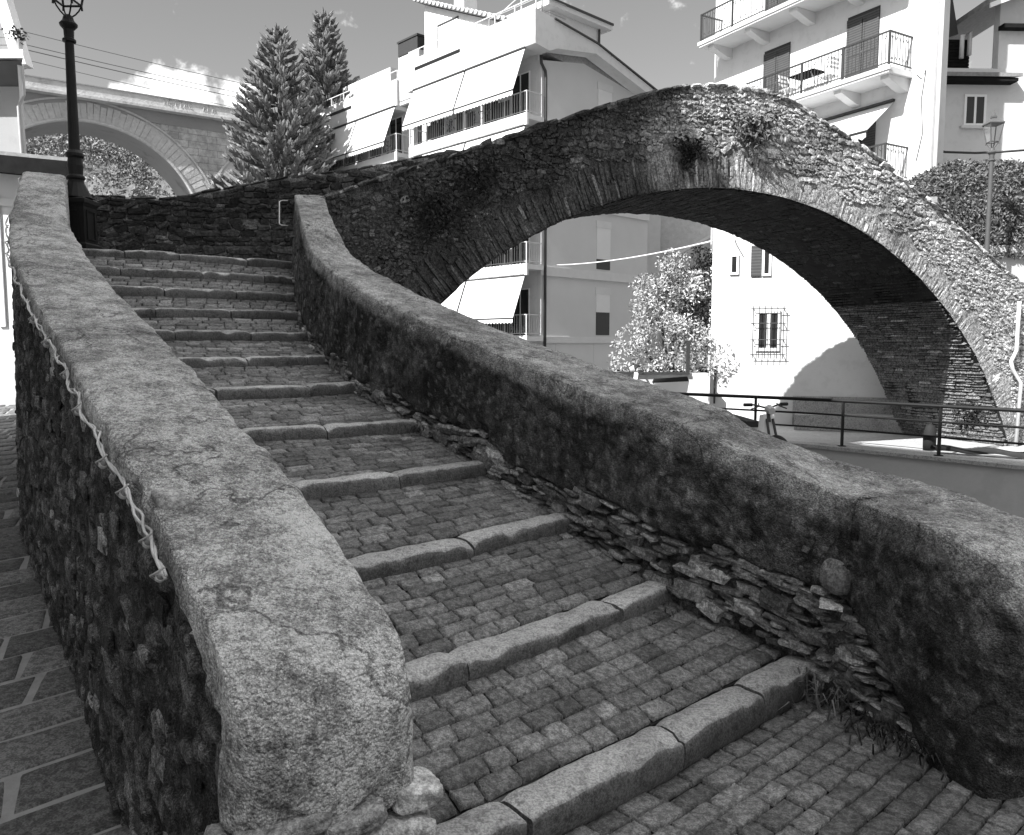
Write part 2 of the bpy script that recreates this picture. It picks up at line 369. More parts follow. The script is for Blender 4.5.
def pave(mb, joint, pos, na_len, nb, rows_h, length, gap=.0065, drop=.017, tone_r=(.6, 1.35), nx=6, ny=4, height=.035, joint_drop=.022, tilt=.5, seed=0):
    """rows of setts: pos(a, b) -> world points; a along the row in metres, b 0..1 across rows"""
    rg = np.random.default_rng(seed); nx, ny = 7, 6
    for r_ in range(nb):
        b0, b1 = r_ / nb, (r_ + 1) / nb; a = -rg.uniform(0, length)
        while a < na_len:
            ln = length * rg.uniform(.62, 1.3); x0, x1 = a + gap * .5 * rg.uniform(.6, 2.), a + ln - gap * .5 * rg.uniform(.6, 2.)
            gb = gap / rows_h * .5
            X, Y = np.meshgrid([-1, -.965, -.6, .1, .7, .965, 1], [-1, -.93, -.3, .4, .93, 1], indexing='ij')
            k1, k2 = rg.normal(0, .03, 2); c1, c2 = rg.normal(0, .022, 2)
            aa = (x0 + x1) / 2 + (x1 - x0) / 2 * X * (1 + k1 * Y) + c1 * Y * rows_h * .5
            bb = (b0 + b1) / 2 + ((b1 - b0) / 2 - gb / nb * rg.uniform(.7, 1.8)) * Y * (1 + k2 * X)
            if x1 > 0 and x0 < na_len:
                edge = np.maximum(np.abs(X), np.abs(Y)); corner = np.abs(X) * np.abs(Y)
                aa = np.clip(aa, 0, na_len)
                P = pos(aa.ravel(), np.clip(bb, 0, 1).ravel()).reshape(nx, ny, 3).copy()
                h = -drop * (edge >= .999) - .004 * (corner >= .99) + tilt * (rg.normal(0, .0035) + rg.normal(0, .004) * X + rg.normal(0, .003) * Y) + rg.normal(0, .0018, X.shape)
                P[..., 2] += h
                mb.grid(P, rg.uniform(*tone_r) * (1.35 if rg.random() < .06 else 1))
            a += ln
    A, B = np.meshgrid(np.linspace(0, na_len, 30), np.linspace(0, 1, 8), indexing='ij')
    P = pos(A.ravel(), B.ravel()).reshape(30, 8, 3).copy(); P[..., 2] -= joint_drop; joint.grid(P)

def tread(i):
    Lw = np.linalg.norm(np.array(STEP_R[i]) - np.array(STEP_L[i])); depth = KD if i < 7 else .17
    def pos(am, b):
        a = am / Lw; p0 = step_line(i, a, np.full(len(a), depth + .004)); p1 = step_line(i + 1, a, np.full(len(a), .02))
        xy = p0 * (1 - b)[:, None] + p1 * b[:, None]; z0 = STEP_Z[i] - .006; z1 = STEP_Z[i + 1] - RISER
        z = z0 + (z1 - z0) * b
        dip = fbm(np.c_[xy, z * 0], 1.6, 3, 5) * .012
        return np.c_[xy, z + dip]
    mid = np.linalg.norm(pos(np.array([Lw * .6]), np.array([0.]))[0] - pos(np.array([Lw * .6]), np.array([1.]))[0])
    nb = max(2, int(round(mid / .088))); mb, jt = MB(), MB()
    pave(mb, jt, pos, Lw, nb, mid / nb, .165, seed=100 + i)
    o = mb.build('paved_tread', 'sett', stair, smooth=True, local=False)
    jt.build('joint_bed', 'joint', o, local=False).location = (0, 0, 0)
for i in range(12): kerb_row(i)
for i in range(11): tread(i)
# ---- bridge frame: t along the face, z up, off behind the face
BA = np.array([3.22, 12.4]); BE = np.array([.923, .384]); BE = BE / np.linalg.norm(BE); BN = np.array([-BE[1], BE[0]]); BW = 2.5
def BP(t, z, off=0.):
    t, z, off = np.broadcast_arrays(np.asarray(t, float), np.asarray(z, float), np.asarray(off, float))
    q = BA + BE * t[..., None] + BN * off[..., None]
    return np.concatenate([q, z[..., None]], -1)
TOP = np.array([(-12, 3.6), (-9.2, 3.62), (-6.2, 3.42), (-5.93, 3.45), (-5.74, 3.55), (-4.5, 4.02), (-2.92, 4.64), (-2.15, 4.93), (-1.5, 5.16), (-1.0, 5.34), (-.48, 5.45), (.24, 5.5), (.81, 5.48), (1.3, 5.38), (1.82, 5.19), (2.45, 4.95), (3.12, 4.66), (4.06, 4.19), (5.06, 3.65), (6.13, 3.05), (6.81, 2.71), (8, 2.2), (9.5, 1.75), (11.5, 1.5)])
def topz(t): return np.interp(t, TOP[:, 0], TOP[:, 1])
AC, AR = (.2, -3.03), 7.0      # centre and radius of the arch

# landing and its paving
def landing():
    L12, R12 = np.array(STEP_L[11]), np.array(STEP_R[11]); mb, jt = MB(), MB()
    d = (R12 - L12) / np.linalg.norm(R12 - L12)
    p_l = BP(-9.3, 0, BW)[:2]; p_r = BP(-5.9, 0, BW)[:2]
    Lw = 3.2
    def pos(am, b):
        a = am / Lw; p0 = step_line(11, a, np.full(len(a), .172)); p1 = p_l * (1 - a)[:, None] + p_r * a[:, None]
        q = p0 * (1 - b)[:, None] + p1 * b[:, None]; return np.c_[q, np.full(len(q), 2.65) + b * .06]
    pave(mb, jt, pos, Lw, 18, .13, .24, seed=300)
    o = mb.build('paved_landing', 'sett', stair, smooth=True, local=False); jt.build('joint_bed', 'joint', o, local=False)
landing()

# ================================================================== THE TWO STAIR PARAPETS
def wall_grid(curve, n_side, n_cap, rc=.09, end=None, end_r=(.22, .16)):
    """curve rows: x, y, z_top, z_base_inner, z_base_outer, thickness (inner line given, outer to the left of travel).
    returns grid S x profile x 3 and the profile parameter (0 outer face, 1 cap, 2 inner face)"""
    t = np.gradient(curve[:, :2], axis=0); t /= np.linalg.norm(t, axis=1, keepdims=True); n = np.stack([-t[:, 1], t[:, 0]], 1)
    S = len(curve); s = np.r_[0, np.cumsum(np.linalg.norm(np.diff(curve[:, :2], axis=0), axis=1))]
    fac = np.ones(S); dz = np.zeros(S)
    if end:
        x = np.clip(1 - s / end_r[0], 0, 1); fac = (1 - x ** 4) ** .25; x2 = np.clip(1 - s / end_r[1], 0, 1); dz = -(1 - (1 - x2 ** 2.6) ** (1 / 2.6)) * .22
    rows = []
    cap_x = np.linspace(-1, 1, n_cap); so = np.linspace(0, 1, n_side, endpoint=False)
    T = curve[:, 5]; mid = curve[:, :2] + n * (T / 2)[:, None]
    par = np.r_[np.zeros(n_side), np.ones(n_cap), np.full(n_side, 2.)]
    G = np.zeros((S, 2 * n_side + n_cap, 3)); up = np.zeros(2 * n_side + n_cap)
    zt = curve[:, 2] + dz
    for k in range(n_side):
        f = so[k]; zo = curve[:, 4] + (zt - rc - curve[:, 4]) * f; zi = curve[:, 3] + (zt - rc - curve[:, 3]) * f
        bat = (1 - f) * .05
        G[:, k, :2] = mid + n * ((T / 2 + bat) * fac)[:, None]; G[:, k, 2] = zo
        G[:, -1 - k, :2] = mid - n * ((T / 2 + bat * .6) * fac)[:, None]; G[:, -1 - k, 2] = zi
    for k in range(n_cap):
        c = -cap_x[k]; ang = c
        xx = np.sign(c) * (1 - (1 - abs(c)) ** 2) if False else c
        e = max(0, abs(c) * 1.0 - .0); zz = -rc * (1 - (1 - e ** 5) ** .2)
        G[:, n_side + k, :2] = mid + n * (T / 2 * fac * (np.sign(c) * (1 - (1 - abs(c)) ** 1.25)))[:, None]; G[:, n_side + k, 2] = zt + zz
    return G, par, s
def normals(G):
    a = np.gradient(G, axis=0); b = np.gradient(G, axis=1); n = np.cross(a, b); l = np.linalg.norm(n, axis=-1, keepdims=True); return n / np.maximum(l, 1e-9)

extra = None
def split_build(G, tone, face_mask, n1, m1, n2, m2, parent):
    r, c = G.shape[:2]; i = np.arange(r * c).reshape(r, c); q = np.stack([i[:-1, :-1], i[:-1, 1:], i[1:, 1:], i[1:, :-1]], -1)
    for nm, mt, mk in ((n1, m1, face_mask), (n2, m2, ~face_mask)):
        f = q[mk]; used = np.unique(f); re = np.zeros(r * c, int); re[used] = np.arange(len(used))
        mb = MB(); mb.add(G.reshape(-1, 3)[used], re[f].tolist(), np.asarray(tone).reshape(-1)[used] if nm == n1 else 1.0)
        if nm == n2: mb.T[-1] = np.where(np.asarray(low_end).reshape(-1)[used] > .4, .3, np.clip(1.0 + .75 * fbm(G.reshape(-1, 3)[used], 1.5, 4, 64) + .5 * fbm(G.reshape(-1, 3)[used], 6, 3, 65), .5, 1.5))
        nb_ = len(mb.F)
        if nm == n1 and extra is not None: mb.add(np.concatenate(extra.V), extra.F, np.concatenate(extra.T))
        o = mb.build(nm, mt, parent, True, local=False); o.data.polygons.foreach_set('use_smooth', [k < nb_ for k in range(len(o.data.polygons))])
def rock(mb, c, u, w, n, sx, sy, sz, tone, seed, p=3.0, amp=.16):
    U, W, N3 = [np.array(x, float) / np.linalg.norm(x) for x in (u, w, n)]
    a, b = np.meshgrid(np.linspace(0, 2 * math.pi, 33), np.linspace(-math.pi / 2, math.pi / 2, 19), indexing='ij')
    v = np.stack([np.cos(b) * np.cos(a), np.cos(b) * np.sin(a), np.sin(b)], -1).reshape(-1, 3)
    v = v / ((np.abs(v) ** p).sum(1, keepdims=True)) ** (1 / p); q = v + seed * 7.3
    v = v * (1 + amp * fbm(q, 1.1, 3, seed)[:, None] + amp * .5 * fbm(q, 3.3, 3, seed + 5)[:, None])
    P = np.array(c) + v[:, :1] * sx * U + v[:, 1:2] * sy * W + v[:, 2:] * sz * N3
    mb.grid(P.reshape(33, 19, 3), tone)
# ---- left parapet
LW = [(-.20, 1.78, .86, -.02, -.22, .43), (-.28, 1.93, .925, 0, -.2, .43), (-.38, 2.08, .97, .0, -.2, .43), (-.70, 2.62, 1.15, .2, -.15, .47), (-1.2, 3.3, 1.38, .4, -.1, .48), (-1.74, 4.13, 1.6, .6, -.03, .50), (-2.35, 5, 1.84, .85, .04, .52), (-2.85, 5.7, 2.07, 1.1, .09, .52),
      (-3.30, 6.3, 2.3, 1.3, .14, .51), (-3.74, 7, 2.53, 1.5, .18, .5), (-4.10, 7.5, 2.76, 1.75, .22, .46), (-4.30, 7.9, 2.99, 1.95, .25, .43), (-4.53, 8.3, 3.2, 2.2, .28, .41), (-4.77, 8.75, 3.43, 2.4, .3, .4), (-5.1, 9.4, 3.46, 2.5, .3, .4), (-5.7, 10.4, 3.5, 2.5, .3, .4), (-6.2, 11.3, 3.55, 2.5, .3, .4)]
lw = thing('stair_parapet', 'thick mortar-capped parapet with rounded near end left of the steps, knotted cord along its edge', 'wall', (-1.2, 3.3, 0))
cur = smooth_curve(LW, .016, 2)
cur[0] = np.array(LW[0])
G, par, s = wall_grid(cur, 95, 46, .075, True, (.20, .22))
N_ = normals(G)
if (N_[len(N_) // 2, 95 + 23, 2]) < 0: N_ = -N_
flat = G.reshape(-1, 3); ids = np.broadcast_to(par, G.shape[:2]).reshape(-1)
outer = ids == 0
q = flat * np.array([10, 10, 17.]) + fbm(flat, 4, 2, 2)[:, None] * .9
F1, F2, ID = worley(q, 3)
rub = np.clip((F2 - F1) * 4., 0, .35) * .035 + (ID - .5) * .022
H_ = fbm(flat, 3, 3, 1) * .016 + fbm(flat, 14, 4, 11) * .010
zt = np.repeat(G[:, :, 2].max(1), G.shape[1])
below = np.clip((zt - flat[:, 2] - .10 + .06 * vnoise(flat, 4, 5)) / .06, 0, 1)
endmask = np.repeat(np.clip((s - .10) / .15, 0, 1), G.shape[1])
w_r = outer * below * endmask
D = H_ + w_r * (rub - .035 + fbm(flat, 24, 3, 21) * .006)
# render broken away along the outer edge and above the end stones
brk = np.clip((vnoise(flat, 5.2, 91) - .38) * 5, 0, 1) * np.clip(1 - np.abs(zt - flat[:, 2] - .10) / .11, 0, 1) * endmask
D -= brk * .03
low_end = np.clip((.56 + .05 * vnoise(flat, 6, 3) - flat[:, 2]) / .02, 0, 1) * np.repeat(np.clip((.30 - s) / .05, 0, 1), G.shape[1]); D -= low_end * .035
Gd = (flat + N_.reshape(-1, 3) * D[:, None]).reshape(G.shape)
tn = np.where(w_r > .5, np.where(F2 - F1 < .10, .62, .26 + 1.35 * ID ** 3.0) + (vnoise(flat, 2.2, 8) > .5) * .1, 1.0)
def sub(cols, name, mat, parent, tone):
    mb = MB(); mb.grid(Gd[:, cols], tone.reshape(G.shape[:2])[:, cols]); return mb.build(name, mat, parent, smooth=True, local=False)
k0 = int(np.argmax(s > .13)); ed_ = 91 - (np.clip(vnoise(np.c_[s, s * 0, s * 0], 5, 7) * 5 + vnoise(np.c_[s, s * 0, s * 0], 17, 8) * 4 + 3, 0, 14))
fm = (np.arange(G.shape[1] - 1)[None] < ed_[:-1, None]) & (np.arange(G.shape[0] - 1)[:, None] >= k0)
tn = np.where(low_end > .4, .35, tn)
mb = MB(); nS = 380
si = rng.integers(20, len(s) - 100, nS); fr = rng.uniform(.03, .86, nS); ci = (fr * 92).astype(int)
C = Gd[si, ci]; Nn = N_[si, ci]; tt = np.gradient(G[:, 50, :2], axis=0)[si]; U = np.c_[tt / np.linalg.norm(tt, axis=1, keepdims=True), np.zeros(nS)]
W = np.cross(Nn, U); W /= np.linalg.norm(W, axis=1, keepdims=True)
sz_ = rng.uniform(.018, .05, nS)
stones(mb, C, U, W, Nn, sz_ * rng.uniform(.9, 1.8, nS), sz_ * rng.uniform(.5, 1, nS), rng.uniform(.005, .013, nS), rng.choice([.4, .7, 1.2, 2.0, 3.2], nS, p=[.3, .3, .2, .13, .07]))
extra = mb
split_build(Gd, tn, fm, 'rubble_face', 'moss_rubble', 'mortar_cap', 'cap_render', lw)
mb = MB()
def stone_at(c, u, w, n, sx, sy, sz, tone, jit=.12, rnd=.7):
    U = np.array([u], float); W = np.array([w], float); Nn = np.array([n], float)
    for X in (U, W, Nn): X /= np.linalg.norm(X, axis=1, keepdims=True)
    stones(mb, np.array([c], float), U, W, Nn, np.array([sx]), np.array([sy]), np.array([sz]), np.array([tone]), jit, rnd)
# bare blocks under the render at the end of the wall
d_end = np.array([.47, -.88, 0]); acr = np.array([.88, .47, 0])
e0 = np.array([-.385, 1.695, 0])
for (a, z, sx, sz_, sy, tn_) in [(.115, .43, .115, .085, .075, 1.25), (-.095, .46, .095, .07, .07, .85), (.0, .29, .2, .06, .08, .9), (-.225, .46, .05, .09, .08, .7), (.19, .545, .06, .028, .06, 1.4), (-.12, .56, .10, .022, .06, .75), (.03, .545, .07, .02, .06, .9)]:
    mb = MB(); rock(mb, e0 + acr * a - d_end * .035 * abs(a) / .17 + np.array([0, 0, z]), acr + np.array([0, 0, rng.normal(0, .15)]), (0, 0, 1), d_end, sx, sz_, sy, tn_, int(a * 100) + 40, 6.0, .13); mb.build('corner_block', 'light_stone', lw, smooth=True, local=False)
mb = MB()
# a pale stone bared in the cap near the cord, and a scatter of rubble stones standing out of the dark face
tI = int(np.argmin(np.abs(s - .97))); rock(mb, G[tI, 95 + 4] + np.array([.035, .02, -.008]), (-.6, .8, .1), (.8, .6, 0), (-.2, -.1, 1), .07, .045, .03, 1.0, 3)
mb.build('bared_stone', 'light_stone', lw, smooth=True, local=False)
# ---- right parapet (travel uphill; its outer side is on the right, so mirror the offset)
RT = [.86, .89, .94, 1.22, 1.37, 1.57, 1.79, 2.07, 2.32, 2.6, 2.98, 3.2, 3.36, 3.5]
rows = [(x, y, z, max(-.05, z - 1.05), -1.4, .62) for (x, y), z in zip(RB, RT)]
rows[0] = (*RB[0], .83, -.05, -1.4, .44); rows[1] = (*RB[1], .89, -.05, -1.4, .48)
for i_, w_ in zip(range(6, 14), (.58, .54, .48, .42, .36, .34, .36, .38)): rows[i_] = rows[i_][:5] + (w_,)
rw = thing('stair_parapet', 'dark rendered parapet with bared slate courses at its foot on the right of the steps', 'wall', (.4, 4.75, 0))
cur = smooth_curve(rows, .017, 1)
tg = np.gradient(cur[:, :2], axis=0); tg /= np.linalg.norm(tg, axis=1, keepdims=True)
shifted = cur.copy(); shifted[:, :2] = cur[:, :2] + np.stack([tg[:, 1], -tg[:, 0]], 1) * cur[:, 5:6]   # outer line
shifted[:, 3], shifted[:, 4] = cur[:, 4].copy(), cur[:, 3].copy()   # 'outer face' of the grid (par 0) now faces the steps
G, par, s = wall_grid(shifted, 80, 44, .075, True, (.16, .2))
N_ = normals(G)
if (N_[len(N_) // 2, 80 + 22, 2]) < 0: N_ = -N_
flat = G.reshape(-1, 3); ids = np.broadcast_to(par, G.shape[:2]).reshape(-1)
ground_i = np.interp(s, [0, .4, 1.2, 2.0, 2.85, 3.7, 4.5, 5.6, 6.5, 7.2, 7.8, 8.3, 8.8, 9.4], [0, 0, .1, .3, .53, .75, .97, 1.2, 1.45, 1.7, 1.93, 2.2, 2.4, 2.65])
hgt = flat[:, 2] - np.repeat(ground_i, G.shape[1]); S_ = np.repeat(s, G.shape[1])
exp_h = np.interp(S_, [0, .25, .42, .75, 1.3, 2.0, 2.8, 3.6, 4.4, 5.6, 7, 9.4], [-.2, -.02, .24, .46, .40, .32, .20, .18, .18, .16, .12, .10]) + .07 * vnoise(flat, 3.5, 31) + .05 * vnoise(flat, 9, 32)
expo = np.clip((exp_h - hgt) / .03, 0, 1) * (ids == 0)
holes = np.clip((vnoise(flat, 3.1, 61) * .6 + vnoise(flat, 7, 62) * .4 - .30) * 9, 0, 1) * (ids == 0) * np.clip((S_ - .6) / .4, 0, 1) * np.clip((np.repeat(G[:, :, 2].max(1), G.shape[1]) - flat[:, 2] - .14) / .06, 0, 1) * (1 - expo)
D = fbm(flat, 2.6, 3, 41) * .020 + fbm(flat, 13, 4, 42) * .012 * np.clip(S_ / .5, .4, 1) - expo * .055 - holes * .028 + np.maximum(expo, holes) * fbm(flat, 20, 3, 43) * .02
crack = np.abs(vnoise(flat, 2.2, 55) + .35 * vnoise(flat, 9, 56)); D -= np.clip(.035 - crack, 0, .035) * .5 * (ids >= 0) * (1 - expo)
Gd = (flat + N_.reshape(-1, 3) * D[:, None]).reshape(G.shape)
tn = np.where(np.maximum(expo, holes) > .5, .55 + .3 * vnoise(flat, 8, 4), 1.)
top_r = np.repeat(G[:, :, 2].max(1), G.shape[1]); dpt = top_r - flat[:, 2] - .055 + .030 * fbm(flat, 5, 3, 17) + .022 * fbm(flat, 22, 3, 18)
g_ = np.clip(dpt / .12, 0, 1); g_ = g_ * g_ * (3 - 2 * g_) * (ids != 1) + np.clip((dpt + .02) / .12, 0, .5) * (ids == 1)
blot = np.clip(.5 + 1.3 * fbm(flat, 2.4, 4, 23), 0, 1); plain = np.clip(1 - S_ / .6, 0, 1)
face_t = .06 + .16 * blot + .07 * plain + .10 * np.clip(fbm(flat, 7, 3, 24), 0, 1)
tone_w = 1 - g_ * (1 - face_t); foot_w = np.clip(1 - hgt / .25, 0, 1) * (ids == 0); tone_w *= 1 - .35 * foot_w  # darker towards the foot of the wall
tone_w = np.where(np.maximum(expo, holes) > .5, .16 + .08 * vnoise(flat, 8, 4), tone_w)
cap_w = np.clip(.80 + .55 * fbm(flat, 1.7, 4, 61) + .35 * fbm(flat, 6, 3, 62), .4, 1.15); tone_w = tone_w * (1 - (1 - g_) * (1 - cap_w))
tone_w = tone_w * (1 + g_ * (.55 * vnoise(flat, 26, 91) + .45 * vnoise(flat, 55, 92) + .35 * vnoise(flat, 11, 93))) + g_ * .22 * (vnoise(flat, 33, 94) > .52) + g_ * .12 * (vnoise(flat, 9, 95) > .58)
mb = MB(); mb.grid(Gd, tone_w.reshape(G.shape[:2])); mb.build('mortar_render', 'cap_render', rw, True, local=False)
# slates laid in courses where the render has fallen
mb = MB(); n_ = 5200
si = rng.integers(8, len(s) - 5, n_); ci = rng.integers(0, 74, n_)
ex = expo.reshape(G.shape[:2])[si, ci]; ok = (ex > .6) & (hgt.reshape(G.shape[:2])[si, ci] > -.02)
si, ci = si[ok], ci[ok]
keep = []; taken = []
for k in range(len(si)):
    c = Gd[si[k], ci[k]]; f = s[si[k]]; zz = c[2] - ground_i[si[k]]
    if all(abs(f - a) > .06 or abs(zz - b) > .019 for a, b in taken[-700:]): keep.append(k); taken.append((f, zz))
si, ci = si[keep], ci[keep]; nS = len(si); C = Gd[si, ci]; Nn = N_[si, ci]
tt = np.gradient(G[:, 40], axis=0)[si]; tt[:, 2] *= .75; U = tt / np.linalg.norm(tt, axis=1, keepdims=True)
U = U + rng.normal(0, .10, U.shape); U /= np.linalg.norm(U, axis=1, keepdims=True)
Nn = Nn - U * (Nn * U).sum(1, keepdims=True); Nn /= np.linalg.norm(Nn, axis=1, keepdims=True); W = np.cross(Nn, U)
big = rng.random(nS) < .07
stones(mb, C + Nn * rng.uniform(-.01, .03, nS)[:, None], U, W, Nn, np.where(big, rng.uniform(.06, .10, nS), rng.uniform(.03, .075, nS)), np.where(big, rng.uniform(.02, .05, nS), rng.uniform(.007, .018, nS)), rng.uniform(.025, .05, nS), rng.choice([.35, .6, .9, 1.3, 1.8], nS, p=[.25, .3, .25, .14, .06]), .16, .55)
slate_mb = mb
# round river stones caught in the wall
mb = MB()
def on_wall(sv, h, out=.0):
    k = int(np.argmin(np.abs(s - sv))); c = int(np.argmin(np.abs(Gd[k, :79, 2] - ground_i[k] - h))); return Gd[k, c] + N_[k, c] * out, N_[k, c], np.gradient(G[:, 40], axis=0)[k]
for (sv, h, a, b, tn_) in [(.98, .48, .07, .08, .6), (5.15, .08, .10, .08, .7), (4.3, .05, .08, .06, .6), (3.72, .06, .07, .06, .6), (2.95, .04, .06, .05, .7), (6.2, .08, .10, .09, .55), (1.02, .10, .05, .04, .6), (.72, .06, .09, .07, .5), (2.3, .18, .05, .02, .9), (1.75, .06, .07, .03, 1.1)]:
    c, nn, tu = on_wall(sv, h, .012); mb = MB(); rock(mb, c, tu, (0, 0, 1), nn, a, b, .05, tn_, int(sv * 10) + 1, 2.5, .22); mb.build('round_stone', 'light_stone', rw, smooth=True, local=False)
nS = 60; si = rng.integers(30, len(s) - 20, nS); ci = rng.integers(18, 72, nS); mb = slate_mb
C = Gd[si, ci]; Nn = N_[si, ci]; tt = np.gradient(G[:, 40], axis=0)[si]; U = tt / np.linalg.norm(tt, axis=1, keepdims=True); W = np.cross(Nn, U); z_ = rng.uniform(.008, .028, nS)
hm = holes.reshape(G.shape[:2])[si, ci] > .3
stones(mb, C, U, W, Nn, z_ * np.where(hm, 3., 1.2), z_ * .9, np.full(nS, .012), np.where(hm, rng.uniform(.4, 1.3, nS), rng.uniform(.2, .5, nS)))
mb.build('bared_slate', 'slate', rw, smooth=False, local=False)

# ================================================================== THE BRIDGE
br = thing('stone_bridge', 'old humpbacked rubble stone footbridge with one wide round arch rising over the street', 'bridge', (float(BA[0]), float(BA[1]), 0))
def arc(th, r, off): return BP(AC[0] + r * np.sin(th), AC[1] + r * np.cos(th), off)
# mortar body of the front and back faces
def crust_shade(t, z):   # shade painted over black lichen on the left shoulder of the bridge, in patches
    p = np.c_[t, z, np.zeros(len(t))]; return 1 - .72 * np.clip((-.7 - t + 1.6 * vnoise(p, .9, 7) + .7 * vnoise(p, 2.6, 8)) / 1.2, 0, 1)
def face(off, name, flip):
    ts = np.linspace(-6.25 if off == 0 else -9.4, 11.2, 520); Z = np.linspace(0, 1, 70); P = np.zeros((len(ts), 70, 3))
    for i, t in enumerate(ts):
        x = t - AC[0]; zin = AC[1] + math.sqrt(AR ** 2 - x * x) if abs(x) < AR else -9
        lo = max(zin, -1.6 if t > -4.5 else .3); P[i] = BP(np.full(70, t), lo + (topz(t) - .04 - lo) * Z, off)
    fl = P.reshape(-1, 3); d_ = (fbm(fl, 3, 3, 81) * .025 + fbm(fl, 11, 4, 82) * .022).reshape(P.shape[:2]); P[..., :2] -= BN * (d_ * (1 if off == 0 else -1))[..., None]
    fl2 = np.repeat(ts, 70); mb = MB(); mb.grid(P, crust_shade(fl2, fl[:, 2]), flip); return mb.build(name, 'bridge_mortar', br, smooth=True, local=False)
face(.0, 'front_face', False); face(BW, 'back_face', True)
th = np.linspace(-1.17, 1.17, 120); of = np.linspace(0, BW, 30)
P = np.stack([arc(th, AR, o) for o in of], 1); fl = P.reshape(-1, 3)
rad = np.stack([np.sin(th), np.cos(th)], 1)
rr = (fbm(fl * np.array([1, 1, 1]), 4, 4, 71) * .05 + fbm(fl, 16, 3, 72) * .02).reshape(P.shape[:2])
P[..., 2] -= rr * rad[:, 1:2]; P[..., :2] -= (rr * rad[:, :1])[..., None] * BE
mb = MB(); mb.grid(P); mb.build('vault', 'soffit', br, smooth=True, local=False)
# deck and parapet tops
ts = np.linspace(-9.4, 11.2, 120); mb = MB()
P = np.stack([BP(ts, topz(ts) - .95, o) for o in (.32, BW - .32)], 1); mb.grid(P)
mb.build('deck', 'sett', br, local=False)
for (o0, o1, t0) in ((0, .32, -6.25), (BW - .32, BW, -9.4)):
    ts = np.linspace(t0, 11.2, 130); mb = MB()
    a = [BP(ts, topz(ts) - .04, o0), BP(ts, topz(ts), o0 + .03), BP(ts, topz(ts), o1 - .03), BP(ts, topz(ts) - .04, o1), BP(ts, topz(ts) - .95, o1 if o0 == 0 else o0)]
    if o0: a = a[::-1]; a = [BP(ts, topz(ts) - 1.3, o0)] + a[1:][::-1]
    mb.grid(np.stack(a, 1)); mb.build('parapet', 'bridge_mortar', br, smooth=False, local=False)
e3 = np.array([BE[0], BE[1], 0]); n3 = np.array([BN[0], BN[1], 0]); z3 = np.array([0, 0, 1.])
def face_stones(t, z, ang, sx, sy, sz, tone, off=0., jit=.15, rnd=.7, out=-1):
    n = len(t); C = BP(t, z, off); tone = tone * crust_shade(t, z); c, s_ = np.cos(ang)[:, None], np.sin(ang)[:, None]
    U = e3 * c + z3 * s_; W = -e3 * s_ + z3 * c; Nn = np.tile(n3 * out, (n, 1)) + rng.normal(0, .035, (n, 3))
    stones(mb, C, U, W, Nn, sx, sy, sz, tone, jit, rnd)
def tones(n, lo=.5, hi=1.5, bright=.05): 
    v = rng.uniform(lo, hi, n); return np.where(rng.random(n) < bright, v * 2.1, v)
# voussoirs: thin slates on edge round the arch
mb = MB(); t_, z_, a_, sx_, sy_ = [], [], [], [], []
th0 = -1.16
while th0 < 1.16:
    w = rng.uniform(.022, .06); ln = rng.uniform(.22, .60) if th0 < .1 else rng.uniform(.12, .36)
    tc_ = th0 + w / 2 / AR; r0 = AR + rng.uniform(.0, .02)
    segs = [ln] if rng.random() < .6 else [ln * .5, ln * .5]
    for k, sg in enumerate(segs):
        r_ = r0 + sum(segs[:k]) + sg / 2; t_.append(AC[0] + r_ * math.sin(tc_)); z_.append(AC[1] + r_ * math.cos(tc_)); a_.append(-tc_ + rng.normal(0, .05)); sx_.append(w / 2 * .95); sy_.append(sg / 2 * .95)
    th0 += w / AR * (1 if rng.random() < .88 else 2.2)
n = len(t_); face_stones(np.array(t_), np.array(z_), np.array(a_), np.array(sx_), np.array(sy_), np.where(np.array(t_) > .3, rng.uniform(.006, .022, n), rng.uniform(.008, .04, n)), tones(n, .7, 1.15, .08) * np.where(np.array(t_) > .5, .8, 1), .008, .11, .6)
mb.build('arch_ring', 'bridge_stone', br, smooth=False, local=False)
# rubble spandrel and parapet
mb = MB(); t_, z_, a_, sx_, sy_ = [], [], [], [], []
z = -1.5
while z < 5.6:
    h = rng.choice([.028, .04, .055, .08], p=[.3, .4, .22, .08]) * rng.uniform(.8, 1.2); t = -6.2 + rng.uniform(0, .2)
    while t < 11:
        ln = h * rng.uniform(.9, 2.6); tm = t + ln / 2; zz = z + h / 2 + .16 * math.sin(tm * .5)
        r = math.hypot(tm - AC[0], zz - AC[1]); rim = AR + (.52 + .08 * math.sin(tm * 5) if tm < .8 else .38 + .08 * math.sin(tm * 7))
        if r > rim and rng.random() < .93 and zz < topz(tm) - .05 and zz > (0.3 if tm < -4 else -1.5):
            slope = (topz(tm + .2) - topz(tm - .2)) / .4
            t_.append(tm); z_.append(zz + rng.normal(0, .012)); a_.append(slope * .5 + rng.normal(0, .28)); sx_.append(ln / 2 * rng.uniform(.82, .98)); sy_.append(h / 2 * rng.uniform(.78, .98))
        t += ln
    z += h
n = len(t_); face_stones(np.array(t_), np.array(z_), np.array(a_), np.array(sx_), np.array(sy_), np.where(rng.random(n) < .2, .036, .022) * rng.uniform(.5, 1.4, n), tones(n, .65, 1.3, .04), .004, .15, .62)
mb.build('rubble_spandrel', 'bridge_stone', br, smooth=False, local=False)
